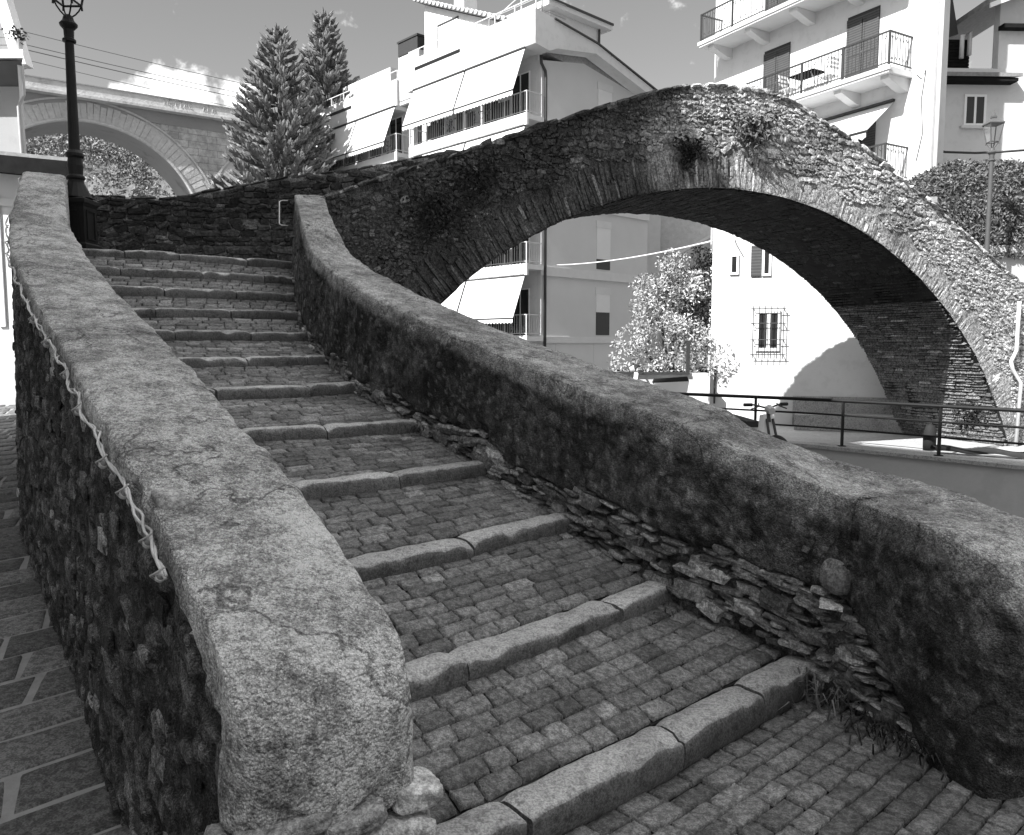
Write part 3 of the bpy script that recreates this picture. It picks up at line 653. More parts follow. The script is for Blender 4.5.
# uneven coping along both parapets
for o0, t0, nm in ((.14, -5.9, 'coping'), (BW - .14, -9.3, 'coping')):
    mb = MB(); ts, k = [], t0
    while k < 11: ts.append(k); k += rng.uniform(.10, .26)
    ts = np.array(ts); n = len(ts); sl = np.arctan((topz(ts + .1) - topz(ts - .1)) / .2)
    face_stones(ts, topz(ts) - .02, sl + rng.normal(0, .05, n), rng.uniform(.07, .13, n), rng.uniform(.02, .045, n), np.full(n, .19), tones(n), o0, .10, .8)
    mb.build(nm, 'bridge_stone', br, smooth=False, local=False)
# coursed slates inside the right abutment, sun and shade put into their tone
mb = MB(); C, U, W, Nn, sx_, sy_, Wq = [], [], [], [], [], [], []
thv = -.55
while thv < 1.17:
    h = rng.uniform(.04, .09); o = rng.uniform(0, .1)
    while o < BW - .05:
        ln = min(rng.uniform(.12, .38), BW - o); th_ = thv + h / 2 / AR; rv = e3 * math.sin(th_) + z3 * math.cos(th_); tv = -e3 * math.cos(th_) + z3 * math.sin(th_)
        c = arc(np.array(th_), AR, np.array(min(o + ln / 2, BW))); C.append(c); U.append(n3); W.append(tv * (1 - min(1, max(0, (th_ - .45) / .4))) + z3 * min(1, max(0, (th_ - .45) / .4)) + rng.normal(0, .05, 3)); w_ = min(1, max(0, (th_ - .45) / .4)); Nn.append(-rv * (1 - w_) - e3 * w_ + rng.normal(0, .06, 3)); sx_.append(ln / 2 * .95); sy_.append(h / 2 * .9 * (1 if th_ < .6 else math.sin(th_))); Wq.append(w_); o += ln
    thv += h / AR
n = len(C); stones(mb, np.array(C), np.array(U), np.array(W), np.array(Nn), np.array(sx_), np.array(sy_), np.where(np.array(Wq) > .5, rng.uniform(.02, .035, n), rng.uniform(.008, .018, n)), tones(n, .55, 1.2) * np.where(np.array(Wq) > .6, 2.2, .5), .12, .6)  # lower courses lightened as sunlit, the rest darkened as shaded
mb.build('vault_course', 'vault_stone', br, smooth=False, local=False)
# inner face of the far parapet, seen behind the landing
mb = MB(); t_, z_, a_, sx_, sy_ = [], [], [], [], []
BK = np.array([(-12, 3.7), (-9.13, 3.66), (-8.68, 3.62), (-7.8, 3.63), (-6.86, 3.88), (-6.13, 4.07), (-5.29, 4.22), (-3.65, 4.66), (-3.0, 4.64)])
def bkz(t): return np.interp(t, BK[:, 0], BK[:, 1])
z = 2.5
while z < 4.7:
    h = rng.uniform(.05, .13); t = -9.4 + rng.uniform(0, .2)
    while t < -3.3:
        ln = h * rng.uniform(1.3, 3.4); tm = t + ln / 2; zz = z + h / 2 + .05 * math.sin(tm)
        if zz < bkz(tm) - .04 and zz > 2.5 + max(0, (tm + 6) * .3) - .1: t_.append(tm); z_.append(zz); a_.append(rng.normal(0, .14) + .08); sx_.append(ln / 2 * .93); sy_.append(h / 2 * .88)
        t += ln
    z += h
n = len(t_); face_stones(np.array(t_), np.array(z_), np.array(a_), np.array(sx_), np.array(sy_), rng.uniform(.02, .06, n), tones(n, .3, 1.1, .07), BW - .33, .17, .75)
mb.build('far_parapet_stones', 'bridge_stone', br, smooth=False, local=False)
mb = MB(); ts = np.linspace(-9.5, -3.0, 60)
mb.grid(np.stack([BP(ts, np.where(ts < -5.2, 2.4, bkz(ts) - 1.0), BW - .33), BP(ts, bkz(ts) - .03, BW - .33), BP(ts, bkz(ts), BW - .3), BP(ts, bkz(ts), BW), BP(ts, np.where(ts < -5.2, -.5, bkz(ts) - 1.0), BW)], 1)); mb.build('far_parapet', 'bridge_mortar', br, local=False)
mb = MB(); ts = np.arange(-9.4, -3.2, .2); ts = ts + rng.uniform(-.05, .05, len(ts)); n = len(ts)
face_stones(ts, bkz(ts) - .01, np.arctan((bkz(ts + .1) - bkz(ts - .1)) / .2) + rng.normal(0, .04, n), rng.uniform(.09, .14, n), rng.uniform(.015, .03, n), np.full(n, .18), tones(n, .6, 1.2), BW - .15, .09, .8)
mb.build('far_parapet_coping', 'bridge_stone', br, smooth=False, local=False)

# ================================================================== GROUND
def struct(name, mb, mat, smooth=False): return tag(mb.build(name, mat, None, smooth=smooth), kind='structure')
mb = MB(); xs = np.linspace(-900, 900, 40); ys = np.linspace(-900, 1500, 50)
X, Y = np.meshgrid(xs, ys); mb.grid(np.stack([X, Y, np.full_like(X, -2.6)], -1)); struct('ground', mb, 'earth')
# cobbled forecourt in front of the first step
d1 = np.array(STEP_R[0]) - np.array(STEP_L[0]); d1 /= np.linalg.norm(d1); u1 = np.array([-d1[1], d1[0]])
mb, jt = MB(), MB()
def pos(am, b):
    q = np.array(STEP_L[0]) - d1 * .6 + d1 * am[:, None] - u1 * ((1 - b) * 2.86 + .0)[:, None]
    q = q + u1 * (-.0 - BULGE[0] * 4 * np.clip((am - .6) / 2.5, 0, 1) * (1 - np.clip((am - .6) / 2.5, 0, 1)))[:, None]
    return np.c_[q, -.012 + fbm(np.c_[q, q[:, 0] * 0], 1.3, 3, 6) * .018]
pave(mb, jt, pos, 4.2, 32, .0894, .165, seed=400, tone_r=(.55, 1.2))
fc = struct('forecourt', mb, 'sett', True); struct('forecourt_bed', jt, 'joint')
mb = MB(); mb.add([(-.9, -6, -.06), (6, -6, -.06), (6, 1.2, -.06), (2.1, 3.0, -.06), (1.2, 4, -.06), (-.5, 2.2, -.06), (-.9, 1.5, -.06)], [range(7)]); struct('forecourt_base', mb, 'joint')
# slab-paved street left of the parapet, climbing gently
def street_z(y): return -.30 + .07 * y
dl = np.array([-.64, .77]); dl /= np.linalg.norm(dl); al = np.array([-dl[1], dl[0]])
mb, jt = MB(), MB()
def pos(am, b):
    q = np.array([-3.9, -.9]) + al * 0 + np.array([.77, .64]) * (am - 2.2)[:, None] + np.array([-.42, .91]) * (b * 16)[:, None]
    return np.c_[q, street_z(q[:, 1])]
pave(mb, jt, pos, 7.0, 52, .31, .50, gap=.026, drop=.012, seed=500, tone_r=(.6, 1.3), joint_drop=.010, tilt=.35)
struct('street_paving', mb, 'street_slab', True); struct('street_bed', jt, 'pale_joint')
mb = MB(); mb.add([(-40, -20, street_z(-20) - .1), (1.0, -20, street_z(-20) - .1), (-.9, 1.6, street_z(1.6) - .1), (-6, 8, street_z(8) - .1), (-9, 16, street_z(16) - .1), (-8, 40, 2.4), (-40, 40, 2.4)], [range(7)]); struct('street', mb, 'street_slab')
# riverside street beyond the retaining wall
RW_ = [(11.5, 9.5), (9.6, 11.2), (8.1, 12.7), (5.9, 15.25), (3.95, 16.8), (2.6, 17.8), (1.0, 19.0), (-2, 21.2)]
def rs_z(x, y): return -.31 + np.clip(y - 18.5, 0, 40) * .07
mb = MB(); rows_ = []
for (x, y) in RW_:
    q = np.array([x, y]); d = np.array([.75, .66])
    rows_.append([(*(q + d * k), rs_z(*(q + d * k)) + .02 * vnoise(np.array([[q[0] + k, q[1], 0]]), .8, 3)[0]) for k in (0, .5, 1, 1.5, 2, 3, 4, 6, 9, 13, 20, 40)])
mb.grid(np.array(rows_)); struct('riverside_street', mb, 'street')
mb = MB(); rows_ = []
for (x, y) in RW_:
    q = np.array([x, y]); d = np.array([-.75, -.66]); lo = -1.9 + max(0, min(1.6, (9 - x) * .4))
    rows_.append([(*(q + d * k), min(lo, -.36)) for k in (.13, 1, 3, 5, 8)])
mb.grid(np.array(rows_)); struct('river_path', mb, 'earth')

# ================================================================== RETAINING WALL AND RAILING
mb = MB()
def ribbon(mb, pts, off0, off1, z0, z1, zf=None):
    p = np.array(pts, float); t = np.gradient(p, axis=0); t /= np.linalg.norm(t, axis=1, keepdims=True); n = np.stack([t[:, 1], -t[:, 0]], 1)
    g = []
    for (o, z) in ((off0, z0), (off0, z1), (off1, z1), (off1, z0)):
        q = p + n * o; g.append(np.c_[q, np.full(len(q), z) + (zf(p) if zf else 0)])
    mb.grid(np.stack(g + [g[0]], 1))
def zf(p): return np.array([rs_z(*q) + .31 for q in p])
ret = thing('retaining_wall', 'smooth grey painted retaining wall below the railing of the riverside street', 'wall', (8.1, 12.7, 0))
ribbon(mb, RW_, -.125, .16, -2.5, -.36, zf); mb.build('wall_body', 'grey_wall', ret, local=False)
mb = MB(); ribbon(mb, RW_, -.20, .20, -.357, -.295, zf); mb.build('coping', 'kerb_stone', ret, local=False)
rail = thing('guard_railing', 'dark iron railing with thin rails and square posts on the grey retaining wall', 'railing', (8.1, 12.7, -.29))
_, rp = polyline(RW_, step=.1); rz = np.array([rs_z(*q) + .31 for q in rp])
for (h, w, nm) in ((.60, .034, 'top_rail'), (.33, .020, 'rail'), (.07, .018, 'rail')):
    mb = MB(); mb.tube([(x, y, -.29 + h + .25 + dz) for (x, y), dz in zip(rp[::6], rz[::6])], w, 8); mb.build(nm, 'cast_iron', rail, True, local=False)
_, pa_ = polyline(RW_, step=.02); pp = pa_[35::86]
for (x, y) in pp:
    z = rs_z(x, y) + .31 - .29; mb = MB(); mb.box(x - .022, x + .022, y - .022, y + .022, z, z + .85); mb.box(x - .06, x + .06, y - .05, y + .05, z - .002, z + .012); mb.build('post', 'cast_iron', rail, local=False)

# ================================================================== STREET LAMPS
def lamp(loc, label, scale_post, mat, ped=True, lan_s=1.0, lean=0.):
    t = thing('street_lamp', label, 'street lamp', loc); H0 = 0
    if ped:
        mb = MB(); mb.lathe([(.235, 0), (.235, .05), (.205, .07), (.205, .47), (.215, .49), (.24, .51), (.24, .55), (.19, .575)], n=4, square=True); mb.build('pedestal', mat, t)
        mb = MB()
        for k in range(4):
            a = k * math.pi / 2; c, s_ = math.cos(a), math.sin(a)
            for (x0, x1, z0, z1) in ((-.09, -.075, .12, .42), (.075, .09, .12, .42), (-.09, .09, .105, .12), (-.09, .09, .42, .435)):
                v = [(.144 * c - x * s_, .144 * s_ + x * c, z) for z in (z0, z1) for x in (x0, x1)] + [(.156 * c - x * s_, .156 * s_ + x * c, z) for z in (z0, z1) for x in (x0, x1)]
                mb.add(v, [(0, 1, 3, 2), (4, 6, 7, 5), (0, 4, 5, 1), (2, 3, 7, 6), (0, 2, 6, 4), (1, 5, 7, 3)])
        mb.build('pedestal_moulding', mat, t); H0 = .575
    P_ = scale_post
    prof = [(.17, H0), (.155, H0 + .03), (.12, H0 + .10), (.085, H0 + .17), (.08, H0 + .20), (.098, H0 + .215), (.098, H0 + .235), (.075, H0 + .26), (.085, H0 + .36), (.072, H0 + .44), (.095, H0 + .46), (.095, H0 + .49), (.062, H0 + .53), (.06, H0 + .56), (.052, H0 + 1.1), (.046, P_ - .30), (.07, P_ - .29), (.07, P_ - .265), (.05, P_ - .25), (.055, P_ - .16), (.09, P_ - .12), (.095, P_ - .10), (.06, P_ - .06), (.05, P_ - .02), (.03, P_)]
    mb = MB(); mb.lathe(prof, n=16); mb.build('post', mat, t, smooth=False)
    L = lan_s; b0, b1 = .15 * L, .25 * L; z0, z1 = P_ + .14 * L, P_ + .60 * L
    lf = MB()
    for k in range(4):
        a0, a1 = math.pi / 4 + k * math.pi / 2, math.pi / 4 + (k + 1) * math.pi / 2
        p0, p1 = (b0 * math.cos(a0), b0 * math.sin(a0), z0), (b1 * math.cos(a0), b1 * math.sin(a0), z1)
        q0, q1 = (b0 * math.cos(a1), b0 * math.sin(a1), z0), (b1 * math.cos(a1), b1 * math.sin(a1), z1)
        lf.tube([p0, p1], .012, 6); lf.tube([p0, q0], .012, 6); lf.tube([p1, q1], .014, 6)
        # curved scroll arms under the lantern
        lf.tube([(.03 * math.cos(a0), .03 * math.sin(a0), P_ - .02), (.08 * math.cos(a0) * L, .08 * math.sin(a0) * L, P_ + .02), (.12 * math.cos(a0) * L, .12 * math.sin(a0) * L, P_ + .07), p0], .009, 6)
        lf.tube([(p0[0], p0[1], z0), (p0[0] * 1.04, p0[1] * 1.04, z0 - .05)], .012, 6)
    lf.build('lantern_frame', mat, t)
    gl = MB(); f = .985
    for k in range(4):
        a0, a1 = math.pi / 4 + k * math.pi / 2, math.pi / 4 + (k + 1) * math.pi / 2
        gl.add([(b0 * f * math.cos(a0), b0 * f * math.sin(a0), z0), (b0 * f * math.cos(a1), b0 * f * math.sin(a1), z0), (b1 * f * math.cos(a1), b1 * f * math.sin(a1), z1), (b1 * f * math.cos(a0), b1 * f * math.sin(a0), z1)], [(0, 1, 2, 3)])
    gl.build('lantern_glass', 'clear_glass', t)
    rf = MB(); rf.lathe([(b1 * 1.12, z1), (b1 * 1.12, z1 + .02), (.12 * L, z1 + .13 * L), (.075 * L, z1 + .15 * L), (.085 * L, z1 + .17 * L), (.07 * L, z1 + .22 * L)], n=4, square=True); rf.lathe([(.05 * L, z1 + .21 * L), (.035 * L, z1 + .25 * L), (.012, z1 + .33 * L), (.002, z1 + .37 * L)], n=10); rf.build('lantern_roof', mat, t)
    return t
g = bpy.data.materials.new('clear_glass'); g.use_nodes = True; nt = g.node_tree; nt.nodes.clear()
o_ = nt.nodes.new('ShaderNodeOutputMaterial'); mx = nt.nodes.new('ShaderNodeMixShader'); tr = nt.nodes.new('ShaderNodeBsdfTransparent'); gs = nt.nodes.new('ShaderNodeBsdfGlossy')
gs.inputs['Roughness'].default_value = .05; mx.inputs[0].default_value = .10; nt.links.new(tr.outputs[0], mx.inputs[1]); nt.links.new(gs.outputs[0], mx.inputs[2]); nt.links.new(mx.outputs[0], o_.inputs[0])
MATS['clear_glass'] = g
lamp((-4.93, 9.25, 2.68), 'black cast iron lamp on a square pedestal at the head of the steps', 2.57, 'cast_iron', True, .95)
lamp((10.85, 18.55, 2.82), 'slim grey lantern lamp standing before the clipped hedge at the right', 3.22, 'lamp_metal', False, .85)

# ================================================================== CORD WITH FLOATS ALONG THE LEFT PARAPET
cord = thing('knotted_cord', 'pale twisted cord with small net-tied floats strung along the left parapet edge', 'cord', (-1.5, 3.2, 1.3))
_, cl_ = polyline([(p[0], p[1], p[2], p[5]) for p in LW[1:]], step=.03)
tg = np.gradient(cl_[:, :2], axis=0); tg /= np.linalg.norm(tg, axis=1, keepdims=True); nn = np.stack([-tg[:, 1], tg[:, 0]], 1)
edge = np.c_[cl_[:, :2] + nn * (cl_[:, 3] + .014)[:, None], cl_[:, 2] - .034]
sl = np.linspace(0, 1, len(edge)); edge[:, 2] -= .02 + .03 * np.abs(np.sin(np.arange(len(edge)) * .19)); edge[:, :2] += nn * (.008 * np.sin(np.arange(len(edge)) * .45))[:, None]
i0 = 15
mb = MB()
for ph in (0, math.pi):
    a = np.arange(len(edge)) * .75 + ph; w = .004 + .006 * (np.sin(np.arange(len(edge)) * .29) > .7)
    pts = edge.copy(); pts[:, :2] += nn * (np.cos(a) * w)[:, None]; pts[:, 2] += np.sin(a) * w
    mb.tube(pts[i0:], .0046, 6)
mb.build('strand', 'rope', cord, True, local=False)
for k in [i0 + 1, 24, 34, 44, 62, 80, 100, 124]:
    if k >= len(edge): continue
    mb = MB(); p = edge[k]; d = np.r_[tg[k], -.45]; d /= np.linalg.norm(d)
    fl_r = random.uniform(.011, .015); pr = [(0.002, -1.5), (.7, -1.2), (1, -.4), (1, .4), (.7, 1.2), (.002, 1.5)]
    cs = [p + d * z * fl_r + np.r_[nn[k] * .006, -.018] for (_, z) in pr]; mb.tube(cs, [r * fl_r for r, _ in pr], 10)
    f = mb.build('float', 'pebble', cord, True, local=False)
    mb = MB()
    for zz in (-.7, .1, .8):
        c = p + d * zz * fl_r + np.r_[nn[k] * .006, -.018]; u = np.cross(d, [0, 0, 1.]); u /= np.linalg.norm(u); w = np.cross(d, u)
        mb.tube([c + (u * math.cos(x) + w * math.sin(x)) * fl_r * 1.03 for x in np.linspace(0, 2 * math.pi, 13)], .0028, 5)
    mb.tube([p - d * .04, p - d * .02 + np.r_[nn[k] * .012, -.006], p + np.r_[nn[k] * .03, -.012], p + d * .03 + np.r_[nn[k] * .012, -.022], p + d * .045], .0035, 5)
    mb.build('net_tie', 'rope', f, True, local=False)

# ================================================================== RAIL, PIPES AND CABLES
def cable(name, pts, r, label, mat='cable', cat='cable', group=None, sag=0.):
    p0, p1 = np.array(pts[0], float), np.array(pts[-1], float); mb = MB()
    if len(pts) == 2: pts = [p0 + (p1 - p0) * k / 24 - np.array([0, 0, sag * 4 * (k / 24) * (1 - k / 24)]) for k in range(25)]
    mb.tube(pts, r, 6); o = mb.build(name, mat, None, True); return tag(o, label, cat, group)
def at(u, v, y):
    d = px_dir(u, v); return np.array([d[0] * y / d[1], y, 1.6 + d[2] * y / d[1]])
for (v0, v1, r) in ((24, 92, .022), (37, 101, .026), (42, 106, .026), (52, 117, .02)):
    a, b = at(0, v0 - 6, 48), at(330, v1 + 6, 64)
    cable('overhead_cable', [a + (a - b) * .6, b + (b - a) * .4], r, 'thin dark power cable running across the sky above the viaduct', 'wire_grey', 'cable', 'power cables across the sky', .5)
cable('clothes_line', [at(557, 265, 36.5), at(712, 241, 24)], .022, 'taut white line from the corner balcony to the white house under the arch', 'white_cable', 'line', None, .15)
hr = thing('handrail', 'short pale metal handrail fixed near the top end of the right parapet', 'handrail', (-2.72, 9.75, 2.9))
mb = MB(); mb.tube([(-2.60, 9.45, 2.98), (-2.665, 9.42, 2.98), (-2.70, 9.45, 3.0), (-2.77, 9.72, 3.3), (-2.75, 9.76, 3.32), (-2.68, 9.76, 3.32)], .007, 8); mb.build('bar', 'light_metal', hr, True, local=False)
mb = MB(); p_ = [tuple(BP(6.58 - .0 * k, 2.4 - k, -.09)) for k in (0, .4, .9)] + [tuple(BP(6.45, 1.3, -.09)), tuple(BP(6.5, 1.15, -.09)), tuple(BP(6.75, .9, -.09)), tuple(BP(6.7, -.3, -.09))]
mb.tube(p_, .035, 8); o = mb.build('drain_pipe', 'light_metal', None, True); tag(o, 'pale drain pipe running down the sunlit right end of the bridge', 'pipe')

# ================================================================== TREES, HEDGE, PLANTS
def leaves(mb, C, size, tone, rgn=rng, flat=0.):
    n = len(C); a = rgn.normal(0, 1, (n, 3)); a /= np.linalg.norm(a, axis=1, keepdims=True); b = rgn.normal(0, 1, (n, 3)); b[:, 2] += flat
    b -= a * (a * b).sum(1, keepdims=True); b /= np.linalg.norm(b, axis=1, keepdims=True)
    L_ = size * rgn.uniform(.7, 1.3, n)[:, None]; Wd = L_ * .42; nn_ = np.cross(a, b)
    P = np.stack([C - a * L_, C + b * Wd + nn_ * L_ * .15, C + a * L_, C - b * Wd + nn_ * L_ * .15], 1); base = mb.n
    mb.V.append(P.reshape(-1, 3)); mb.F += [(base + 4 * k, base + 4 * k + 1, base + 4 * k + 2, base + 4 * k + 3) for k in range(n)]; mb.n += 4 * n
    mb.T.append(np.repeat(tone, 4))
def conifer(loc, Ht, W0, seed, label):
    rg = random.Random(seed); t = thing('araucaria_tree', label, 'tree', loc, 0, 'two tall conifers by the viaduct')
    mb = MB(); mb.tube([(0, 0, 0), (0, 0, Ht * .5), (.05, 0, Ht * .98)], [.32, .2, .03], 8); mb.build('trunk', 'bark', t, True)
    mb = MB(); z = 1.6
    while z < Ht - .1:
        f = z / Ht; L_ = W0 * (1 - f) ** .78 * (.9 + .2 * rg.random()) + .22; nbr = 7 if f < .85 else 5; ph = rg.random() * 6
        for k in range(nbr):
            az = ph + k * 2 * math.pi / nbr + rg.uniform(-.2, .2); Lb = L_ * rg.uniform(.82, 1.1); dx, dy = math.cos(az), math.sin(az)
            rise = .22 + .30 * f
            def bp(x): return Vector((dx * Lb * x, dy * Lb * x, z + Lb * (rise * x ** 2 - .12 * x)))
            mb.tube([bp(0), bp(.5), bp(.95)], [.05, .04, .02], 4, .7, False)
            m = max(6, int(Lb * 12.0))
            for j in range(m):
                x = .22 + .80 * j / m; p = bp(x); side = 1 if j % 2 else -1
                d = Vector((dx, dy, 0)) * .75 + Vector((-dy, dx, 0)) * side * rg.uniform(.2, .6) + Vector((0, 0, rg.uniform(.15, .85)))
                d.normalize(); ln = (.34 + .22 * rg.random()) * (1 if f < .9 else .7); tn = rg.uniform(.35, 1.6); r = .085
                e = p + d * ln + Vector((0, 0, ln * .12))
                mb.tube([p, p + d * ln * .25, p + d * ln * .7, e], [.05, r, r * .95, .02], 5, tn, False)
            e = bp(1.0); mb.tube([bp(.9), e, e + Vector((dx * .25, dy * .25, .3))], [.08, .11, .02], 5, rg.uniform(.8, 1.5), False)
        z += .60 * (1 - .42 * f)
    mb.tube([(0.05, 0, Ht - .6), (.05, 0, Ht - .2), (.05, 0, Ht + .15)], [.12, .14, .03], 6); mb.build('crown', 'needle', t)
    return t
pA, pB = at(285, 345, 46), at(331, 345, 51)
conifer((pA[0], pA[1], 1.5), 17.4, 5.3, 3, 'broad spiky conifer, the left of the pair, beside the stone viaduct')
conifer((pB[0], pB[1], 2.0), 19.7, 4.6, 9, 'taller narrow-topped conifer behind, next to the white apartment block')

def leafy(name, label, cat, loc, blobs, n, size, mat, seed, trunk=True, group=None, tr=(.4, 1.7)):
    rg = np.random.default_rng(seed); t = thing(name, label, cat, loc, 0, group); mb = MB()
    w = np.array([b[3] ** 2 for b in blobs]); pick = rg.choice(len(blobs), n, p=w / w.sum()); B = np.array(blobs)[pick]
    v = rg.normal(0, 1, (n, 3)); v /= np.linalg.norm(v, axis=1, keepdims=True); rad = rg.uniform(0, 1, n) ** .35
    C = B[:, :3] + v * (B[:, 3] * rad)[:, None] * np.array([1, 1, .85]); C += .22 * B[:, 3:4] * np.stack([vnoise(C, 2.2, k) for k in range(3)], 1)
    keep = vnoise(C, 1.9 / max(.4, B[:, 3].mean()), seed) > -.35; C = C[keep]
    tn = rg.uniform(*tr, len(C)) * (1 + .25 * vnoise(C, 1.2, 5)); leaves(mb, C, size, tn, rg)
    mb.build('crown', mat, t)
    if trunk:
        mb = MB(); zt_ = max(b[2] for b in blobs)
        for b in blobs[:7]: mb.tube([(0, 0, -.3), (b[0] * .3, b[1] * .3, b[2] * .45), (b[0], b[1], b[2])], [.09, .06, .015], 6)
        mb.build('trunk', 'bark', t, True)
    return t
g0 = at(668, 345, 19.5)
leafy('leafy_shrub', 'big pale-leaved shrub growing before the white house, seen under the arch', 'shrub', (g0[0], g0[1], .5),
      [(-.2, 0, 1.9, .75), (.35, .1, 2.5, .6), (-.75, 0, 1.2, .6), (.3, -.2, 1.3, .75), (-1.0, 0, .55, .5), (.9, -.2, .8, .6), (0, -.3, .5, .7), (1.35, -.2, .55, .45), (.15, .2, 3.05, .42), (-.45, .1, 2.5, .45)], 9000, .045, 'light_leaf', 21)
g1 = at(695, 345, 21.2)
leafy('dark_tree', 'dark tree shaded behind the pale shrub beside the white house', 'tree', (g1[0], g1[1], .6), [(0, 0, 2.6, .9), (.2, .2, 1.6, 1.0), (-.7, .2, 2.0, .8), (.3, .2, 3.2, .5)], 6000, .06, 'dark_leaf', 22)
# hedge: leaves over a rounded clipped body
hd = thing('clipped_hedge', 'rounded clipped leafy hedge topping the garden wall behind the slim lamp', 'hedge', (12.0, 20.7, 4.0))
n = 26000; rg = np.random.default_rng(5); X_ = rg.uniform(-2.7, 5.0, n); th_ = rg.uniform(-.35, math.pi * .9, n)
hz = 2.15 * np.clip(1 - np.clip((-X_ - .5) / 2.25, 0, 1) ** 2.2, 0, 1) ** .5; C = np.c_[X_, -1.0 * np.cos(th_) * np.minimum(1, hz / 1.2), np.maximum(np.sin(th_), -.1) ** 1 * hz]
C += rg.normal(0, .035, C.shape) + .06 * np.stack([vnoise(C, 2.5, k) for k in range(3)], 1)
mb = MB(); leaves(mb, C, .05, rg.uniform(.5, 1.5, n), rg, .5); mb.build('foliage', 'leaf', hd)
mb = MB(); xs = np.linspace(-2.65, 5, 40); tq = np.linspace(0, math.pi, 14); hzz = 2.05 * np.clip(1 - np.clip((-xs - .5) / 2.25, 0, 1) ** 2.2, 0, 1) ** .5
mb.grid(np.stack([np.c_[xs, -.9 * np.cos(a) * np.minimum(1, hzz / 1.2), np.sin(a) * hzz] for a in tq], 1)); mb.build('branches', 'dark_leaf', hd, True)
mb = MB(); mb.box(9.0, 17.5, 19.8, 21.9, -.5, 4.02); o = mb.build('garden_wall', 'grey_wall'); tag(o, 'plain grey garden wall carrying the clipped hedge', 'wall')
# plants rooted in the bridge face
def wall_plant(c, r, n, mat, label, seed, drop=.5, tr=(.4, 1.4), size=.05):
    rg = np.random.default_rng(seed); v = rg.normal(0, 1, (n, 3)) * np.array([1, .35, .6]) * r
    v[:, 2] -= np.abs(rg.normal(0, drop * r, n)) * (np.abs(v[:, 0]) < r); P = c + e3 * v[:, :1] - n3 * (np.abs(v[:, 1:2]) + .03) + z3 * v[:, 2:]
    mb = MB(); leaves(mb, P - c, size, rg.uniform(*tr, n), rg, .4)
    for k in range(14):
        q = P[rg.integers(n)] - c; mb.tube([(0, 0, 0), tuple(q * .5 + np.array([0, 0, .05])), tuple(q)], [.008, .006, .002], 4, .5, False)
    o = mb.build('wall_plant', mat, None); o.location = c; return tag(o, label, 'plant', 'plants rooted in the bridge face')
wall_plant(BP(.45, 4.95, -.06), .19, 420, 'leaf', 'bushy green tuft rooted in the sunlit crown of the bridge', 31, .8)
wall_plant(BP(-.72, 4.5, -.05), .13, 300, 'dark_leaf', 'dark ivy clump hanging where the shadow ends on the bridge', 32, 1.2, size=.04)
wall_plant(BP(-4.55, 3.5, -.05), .30, 700, 'dark_leaf', 'dark creeper on the shaded left shoulder of the bridge', 33, .8, size=.035)
wall_plant(BP(-4.0, 3.85, -.05), .2, 380, 'dark_leaf', 'small dark creeper patch higher on the shaded left shoulder', 36, .8, size=.03)
wall_plant(BP(5.35, .35, -.12), .22, 320, 'dark_leaf', 'dark weeds at the foot of the arch by the railing', 37, .4, size=.05)
# grass and weeds at the foot of the right parapet
def tuft(c, n, ln, label, seed, spread=.08, mat='leaf'):
    rg = np.random.default_rng(seed); mb = MB()
    for k in range(n):
        b = np.array([rg.normal(0, spread), rg.normal(0, spread), 0]); a = rg.uniform(0, 6.28); l_ = ln * rg.uniform(.5, 1.2); d = np.array([math.cos(a), math.sin(a), 0]); w = np.array([-d[1], d[0], 0]) * .0035
        p1 = b + d * l_ * .3 + np.array([0, 0, l_ * .55]); p2 = b + d * l_ * .8 + np.array([0, 0, l_ * rg.uniform(.2, .6)]); tn_ = rg.uniform(.4, 1.3)
        mb.add([b - w, b + w, p1 + w, p1 - w, p2], [(0, 1, 2, 3), (3, 2, 4)], tn_)
    o = mb.build('grass_tuft', mat, None, fix=False); o.location = c; return tag(o, label, 'grass tuft', 'weeds at the foot of the right parapet')
tuft((1.42, 3.45, 0), 70, .20, 'arching grass tuft at the right end of the lowest step', 1, .07)
tuft((1.58, 3.20, -.01), 150, .11, 'dark weeds thick along the foot of the parapet near its end', 2, .09, 'dark_leaf')
tuft((1.64, 3.02, -.01), 90, .10, 'low weeds beside the plain end of the right parapet', 3, .06, 'dark_leaf')
tuft((.80, 4.02, .22), 26, .10, 'wispy grass at the right end of the second step', 4, .05)
tuft((-.70, 5.92, .95), 26, .10, 'wispy grass where the fifth step meets the right parapet', 5, .05, 'dark_leaf')

# ================================================================== BUILDINGS
def part(p, name, mat, fn, smooth=False, label=None):
    mb = MB(); fn(mb); o = mb.build(name, mat, p, smooth)
    if label: o['label'] = label
    return o
def railing_part(p, y0, y1, x, z, h=.95, bars=True, side=None, mat='grey_metal', gap=.12, name='railing', panel=None):
    """balcony railing along local y at x; side = x of the wall for the return at both ends"""
    mb = MB(); mb.box(x - .02, x + .02, y0, y1, z + h - .04, z + h); mb.box(x - .012, x + .012, y0, y1, z + .08, z + .11)
    ys = np.arange(y0, y1 + .01, gap) if bars else []
    for y in ys: mb.box(x - .007, x + .007, y - .007, y + .007, z + .1, z + h - .04)
    for y in np.linspace(y0, y1, max(2, int(abs(y1 - y0) / 1.3) + 1)): mb.box(x - .025, x + .025, y - .025, y + .025, z, z + h)
    if side is not None:
        for y in (y0, y1):
            mb.box(x, side, y - .02, y + .02, z + h - .041, z + h - .001); mb.box(x, side, y - .012, y + .012, z + .081, z + .111)
            for xx in np.arange(x + gap, side, gap) if bars else []: mb.box(xx - .007, xx + .007, y - .007, y + .007, z + .1, z + h - .04)
    return mb.build(name, mat, p)
